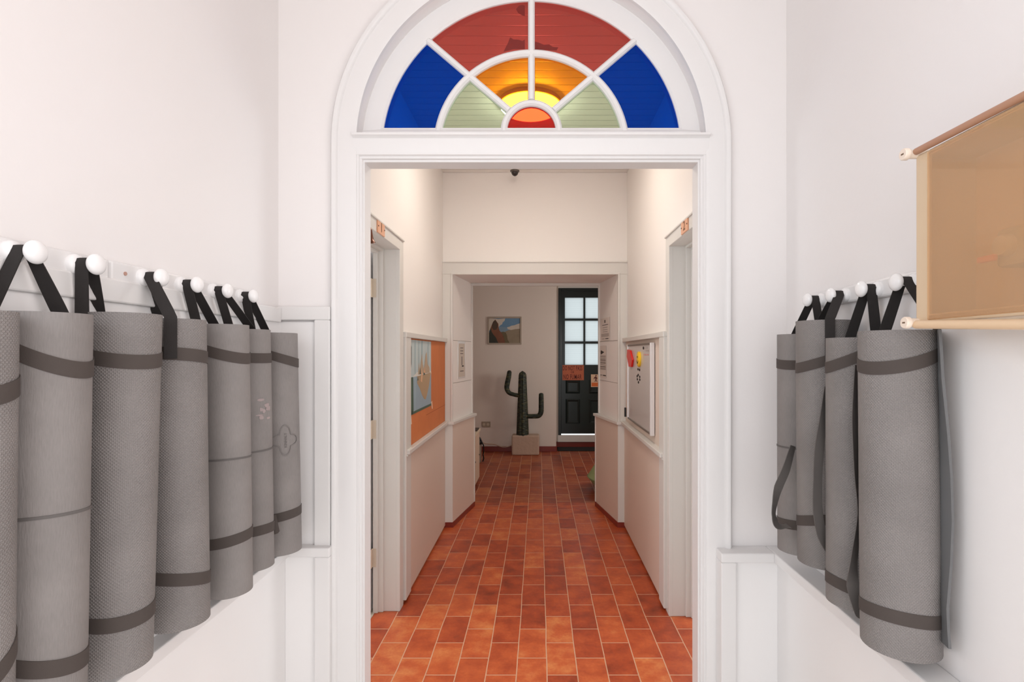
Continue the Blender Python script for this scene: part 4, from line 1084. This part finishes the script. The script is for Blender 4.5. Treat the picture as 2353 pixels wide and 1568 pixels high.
# ------------------------------------------------------------------ far room objects
# cactus in a block planter
def cactus():
    Y0 = 7.46; k = Y0/F
    P = lambda px, py: wp(px, py, Y0)
    t = thing('cactus_sculpture', 'dark green model cactus with two arms in a square stone block', 'cactus', (P(1207,1047).x, Y0, 0))
    g = bpy.data.materials.new('carved_cactus_skin'); g.use_nodes = True
    nt = g.node_tree; bs = nt.nodes['Principled BSDF']; N = nt.nodes.new
    tc = N('ShaderNodeTexCoord'); mp = N('ShaderNodeMapping'); mp.inputs['Scale'].default_value = (7,7,34)
    ns = N('ShaderNodeTexNoise'); ns.inputs['Scale'].default_value = 2.2; ns.inputs['Detail'].default_value = 3
    cr = N('ShaderNodeValToRGB'); cr.color_ramp.elements[0].position = 0.42; cr.color_ramp.elements[0].color = (*srgb(26,34,28),1)
    cr.color_ramp.elements[1].position = 0.68; cr.color_ramp.elements[1].color = (*srgb(98,92,56),1)
    e = cr.color_ramp.elements.new(0.55); e.color = (*srgb(42,56,38),1)
    bp = N('ShaderNodeBump'); bp.inputs['Distance'].default_value = 0.01
    for a, b_ in ((tc.outputs['Object'],mp.inputs[0]),(mp.outputs[0],ns.inputs['Vector']),(ns.outputs['Fac'],cr.inputs[0]),(cr.outputs[0],bs.inputs['Base Color']),(ns.outputs['Fac'],bp.inputs['Height']),(bp.outputs[0],bs.inputs['Normal'])): nt.links.new(a, b_)
    bs.inputs['Roughness'].default_value = 0.45
    def spine(pts, rs, name):
        Q = []; R = []
        for i in range(len(pts)-1):
            p0, p1, p2, p3 = [Vector(pts[j]) for j in (max(i-1,0), i, i+1, min(i+2,len(pts)-1))]
            for s in range(6):
                u = s/6; Q.append(0.5*((2*p1)+(p2-p0)*u+(2*p0-5*p1+4*p2-p3)*u*u+(3*p1-p0-3*p2+p3)*u**3)); R.append(rs[i]+(rs[i+1]-rs[i])*u)
        Q.append(Vector(pts[-1])); R.append(rs[-1])
        return MB().tube(Q, R, 28).build(name, g, t, smooth=60)
    zt_ = lambda py: zat(py, Y0)
    cx = P(1200.5,0).x
    # trunk with shallow ribs
    b = MB(); nz = 40; nn = 48; vs = []; fs = []
    for j in range(nz+1):
        f = j/nz; z = 0.205+(zt_(853)-0.205)*f
        r = (14.3-6.0*f)*k
        tip = (zt_(853)-z)/0.065
        if tip < 1: r *= math.sqrt(max(0.02, 1-(1-tip)**2))
        for i in range(nn):
            a = 2*PI*i/nn; rr = r*(1+0.055*math.cos(9*a))
            vs.append((cx+rr*math.cos(a), Y0+rr*math.sin(a), z))
    for j in range(nz):
        for i in range(nn): fs.append((j*nn+i, j*nn+(i+1)%nn, (j+1)*nn+(i+1)%nn, (j+1)*nn+i))
    fs.append(tuple(range(nn-1,-1,-1))); fs.append(tuple(nz*nn+i for i in range(nn)))
    b.add(vs, fs).build('trunk', g, t, smooth=60)
    spine([P(1197,910),P(1182,907.5),P(1170,903),P(1164.5,893),P(1166,880),P(1169,866),P(1170.5,855),P(1170.8,851.5)], [.028,.028,.030,.034,.036,.034,.031,.012], 'arm')
    spine([P(1208,957),P(1226,957),P(1238,955.5),P(1243,947),P(1243.5,930),P(1243.5,915),P(1243.5,906),P(1243.5,903.5)], [.032,.032,.034,.036,.035,.034,.032,.012], 'arm')
    bx0, bx1 = P(1176.5,0).x, P(1239,0).x
    MB().box(bx0, bx1, 7.37, 7.56, 0, 0.272).build('planter', mat('beige_stone_block', srgb(196,170,150), 0.85, bump=(30,0.4,0.01), mottled=0.08), t, bevel=0.018)
cactus()

# framed landscape print
def picture():
    Yp = FB; x0, x1 = wp(1120.5,0,Yp).x, wp(1198.5,0,Yp).x; za, zb = zat(792,Yp), zat(728.5,Yp)
    t = thing('framed_picture', 'framed landscape picture of a brown crag under blue sky on the far wall', 'picture', ((x0+x1)/2, Yp, za))
    b = MB(); w = 0.022
    b.box(x0,x1,Yp-0.018,Yp,za,za+w); b.box(x0,x1,Yp-0.018,Yp,zb-w,zb); b.box(x0,x0+w,Yp-0.018,Yp,za+w,zb-w); b.box(x1-w,x1,Yp-0.018,Yp,za+w,zb-w)
    b.build('frame', mat('pale_grey_wood_frame', srgb(176,162,146), 0.5), t, bevel=0.003)
    X0, X1, Z0, Z1 = x0+w, x1-w, za+w, zb-w
    y = Yp-0.008
    MB().box(X0,X1,y,Yp,Z0,Z1).build('canvas', mat('painted_sky', srgb(112,150,182), 0.6, mottled=0.2), t)
    def patch(nm, polys, col, lift, mo=0.2):
        b = MB()
        for q in polys: b.prism([(X0+(X1-X0)*u, Z0+(Z1-Z0)*v) for u, v in q], 'y', y-lift, y-lift+0.0005)
        b.build(nm, mat('painted_'+nm, srgb(*col), 0.65, mottled=mo), t)
    patch('cloud', [[(0,0.50),(0,1),(0.10,1),(0.30,0.97),(0.52,1.0),(0.50,0.90),(0.44,0.84),(0.42,0.76),(0.36,0.72),(0.28,0.60)]], (216,206,192), 0.0010, 0.15)
    patch('cloud', [[(1,0.80),(0.90,0.76),(0.82,0.72),(0.72,0.70),(0.66,0.66),(0.58,0.64),(0.60,0.56),(0.74,0.52),(1,0.54)]], (206,204,200), 0.0010, 0.15)
    patch('haze_cloud', [[(0.30,0.64),(0.42,0.66),(0.58,0.63),(0.62,0.52),(0.50,0.44),(0.32,0.46)]], (134,160,180), 0.0012, 0.2)
    patch('slope', [[(0.35,0),(0.40,0.40),(0.48,0.44),(0.56,0.48),(0.62,0.52),(0.72,0.53),(0.84,0.56),(1,0.58),(1,0)]], (152,138,116), 0.0018, 0.4)
    patch('mid_slope', [[(0.44,0),(0.38,0.44),(0.46,0.46),(0.54,0.42),(0.58,0.30),(0.60,0.14),(0.66,0)]], (112,100,74), 0.0020, 0.4)
    patch('crag', [[(0,0),(0,0.40),(0.04,0.58),(0.09,0.74),(0.13,0.86),(0.20,0.95),(0.24,0.88),(0.30,0.78),(0.31,0.62),(0.34,0.50),(0.42,0.38),(0.48,0.20),(0.52,0.0)]], (132,86,64), 0.0022, 0.4)
    patch('shade', [[(0,0),(0,0.40),(0.03,0.54),(0.06,0.60),(0.08,0.46),(0.14,0.34),(0.22,0.22),(0.26,0.10),(0.30,0.0)]], (58,60,52), 0.0026, 0.4)
    patch('upper_shade', [[(0.09,0.62),(0.10,0.76),(0.13,0.86),(0.20,0.94),(0.24,0.86),(0.28,0.74),(0.27,0.62),(0.22,0.54),(0.15,0.52)]], (84,68,56), 0.0026, 0.4)
picture()

# double outlet
t = thing('wall_outlet', 'double electrical outlet plate low on the far wall left of the cactus', 'outlet', (wp(1117,0,FB).x, FB, zat(982,FB)))
x0, x1, za, zb = wp(1107,0,FB).x, wp(1127,0,FB).x, zat(982,FB), zat(969,FB)
MB().box(x0,x1,FB-0.010,FB,za,zb).build('plate', mat('beige_outlet_plate', srgb(168,152,132), 0.5), t, bevel=0.003)
for i in (0,1):
    xm = x0+(x1-x0)*(0.27+0.46*i)
    MB().lathe([(0.020,0),(0.019,0.003),(0.012,0.003)], (xm,FB-0.013,(za+zb)/2), 'y', 20).build('socket', mat('ivory_socket', srgb(206,192,172), 0.45), t, smooth=40)

# signs on the far door
def door_sign():
    y = YD-0.0215; x0, x1, za, zb = 0.352, 0.672, 0.998, 1.222
    t = thing('door_sign', 'orange sign with dark red lettering under the door panes', 'sign', ((x0+x1)/2, y, za))
    MB().box(x0,x1,y-0.003,y,za,zb).build('board', mat('orange_sign_board', srgb(190,98,62), 0.5, mottled=0.05), t)
    RED = mat('dark_red_lettering', srgb(92,26,22), 0.6)
    for txt, z, w, h in (('DO NOT PASS',1.177,0.29,0.070),('OR',1.118,0.05,0.034),('NO FUMAR',1.048,0.27,0.074)):
        v, f = text_faces(txt, 0.1, 0.012)
        xs = [q[0] for q in v]; ys = [q[1] for q in v]; sx_, sz_ = w/(max(xs)-min(xs)), h/(max(ys)-min(ys))
        cx, cy = (max(xs)+min(xs))/2, (max(ys)+min(ys))/2
        MB().add([((x0+x1)/2+(q[0]-cx)*sx_-0.01, y-0.0036, z+(q[1]-cy)*sz_) for q in v], f).build('lettering', RED, t)
door_sign()
y = YD-0.0365
t = thing('door_notice', 'small white and orange paper notice at the right of the dark door', 'sign', (0.84, y, 0.90))
MB().box(0.775,0.905,y-0.002,y,0.897,1.085).build('sheet', mat('cream_notice', srgb(232,196,164), 0.6), t)
MB().box(0.785,0.895,y-0.0026,y-0.002,0.907,0.962).build('orange_block', mat('orange_notice_block', srgb(226,112,48), 0.6), t)
b = MB(); b.prism([(0.825,0.975),(0.842,1.0),(0.838,1.03),(0.825,1.022),(0.822,1.01),(0.815,1.012),(0.822,1.04),(0.842,1.055),(0.862,1.045),(0.872,1.02),(0.862,1.022),(0.856,1.0),(0.872,0.975),(0.86,0.975),(0.848,0.992),(0.838,0.975)], 'y', y-0.0030, y-0.002)
b.lathe([(0.011,0),(0.011,0.001)], (0.85,y-0.0030,1.066), 'y', 14)
b.build('figure', mat('dark_maroon_figure', srgb(96,36,34), 0.6), t)

# door mat
tag(MB().box(0.27, 1.10, 7.68, 7.975, 0, 0.012).build('door_mat', mat('charcoal_door_mat', srgb(44,42,42), 0.95, bump=(300,0.6,0.004)), bevel=0.004, origin=(0.68,7.83,0)), 'dark door mat on the floor before the far door', 'door mat')

# cabinet, bin, cable, pouf
CREAM = mat('cream_cabinet_paint', srgb(226,200,176), 0.5)
t = thing('cabinet', 'low cream cabinet against the left side of the far room', 'cabinet', (-0.86, 5.47, 0))
MB().box(-1.10, -0.660, 5.05, 5.90, 0.03, 0.545).build('body', CREAM, t, bevel=0.004)
MB().box(-1.11, -0.640, 5.04, 5.93, 0.545, 0.575).build('worktop', mat('pale_worktop', srgb(236,214,186), 0.35), t, bevel=0.006)
MB().box(-1.09, -0.675, 5.06, 5.89, 0, 0.03).build('plinth', mat('brown_plinth', srgb(110,80,62), 0.6), t)
for ya, yb in ((5.07,5.47),(5.49,5.88)):
    o = MB().box(-0.660, -0.648, ya, yb, 0.05, 0.535).build('door', CREAM, t, bevel=0.003)
    MB().sphere((-0.642, yb-0.04, 0.30), 0.009, 14).build('knob', mat('dark_knob', srgb(110,96,84), 0.4), o, smooth=60)
t = thing('tray', 'thin dark tray lying on the cream cabinet', 'tray', (-0.72,5.78,0.575))
MB().box(-0.80,-0.650,5.68,5.88,0.575,0.587).build('base', mat('dark_brown_tray', srgb(70,58,50), 0.5), t, bevel=0.003)
MB().tube([(-0.79,5.70,0.587),(-0.79,5.70,0.68)], 0.006, 10).build('post', mat('dark_brown_tray', srgb(70,58,50), 0.5), t)
t = thing('waste_bin', 'grey bin with a black liner and handle beside the cream cabinet', 'bin', (-0.82, 6.9, 0))
BIN = mat('grey_bin_plastic', srgb(150,132,118), 0.5); BLK = mat('black_liner_plastic', srgb(20,19,20), 0.35)
MB().lathe([(0.075,0.0),(0.080,0.01),(0.092,0.24),(0.092,0.27),(0.086,0.27),(0.075,0.02)], (-0.82,6.9,0), 'z', 28).build('body', BIN, t, smooth=40)
MB().lathe([(0.0935,0.235),(0.096,0.25),(0.096,0.274),(0.088,0.280),(0.084,0.272)], (-0.82,6.9,0), 'z', 28).build('liner', BLK, t, smooth=60)
MB().tube([(-0.82+0.08*math.cos(a), 6.88, 0.275+0.07*math.sin(a)) for a in [PI*i/12 for i in range(13)]], 0.011, 10).build('handle', BLK, t, smooth=60)
MB().tube([(-0.725,6.88,0.26),(-0.705,6.88,0.22),(-0.705,6.89,0.14),(-0.715,6.90,0.10),(-0.705,6.90,0.05),(-0.718,6.9,0.012)], 0.008, 10).build('hanging_tie', BLK, t, smooth=60)
pts = [wp(1110,1018,7.64)]+[wp(px, 1022+6*math.sin(PI*max(0,(px-1138))/42) if px > 1138 else 1022-0.2*(1138-px)*0.5, 7.642) for px in range(1118,1184,4)]
tag(MB().tube(pts, 0.006, 8).build('cable', mat('cream_cable', srgb(214,182,158), 0.5), smooth=60), 'thin cream cable sagging along the dark red skirting behind the cactus', 'cable')
t = thing('pouf', 'pale green seamed floor cushion half hidden behind the right side of the passage', 'floor cushion', (0.90,5.50,0))
MINT = mat('pale_green_fabric', srgb(156,172,120), 0.8, bump=(60,0.2,0.004))
MB().lathe([(0.20,0.0),(0.27,0.008),(0.33,0.05),(0.385,0.115),(0.400,0.140),(0.385,0.165),(0.34,0.235),(0.26,0.31),(0.15,0.35),(0.001,0.36)], (0.90,5.50,0), 'z', 40).build('cushion', MINT, t, smooth=40)
MB().lathe([(0.398,0.136),(0.405,0.140),(0.398,0.144)], (0.90,5.50,0), 'z', 40).build('seam', mat('darker_green_piping', srgb(120,138,92), 0.8), t)

for o in bpy.data.objects:
    if '_o' in o: del o['_o']
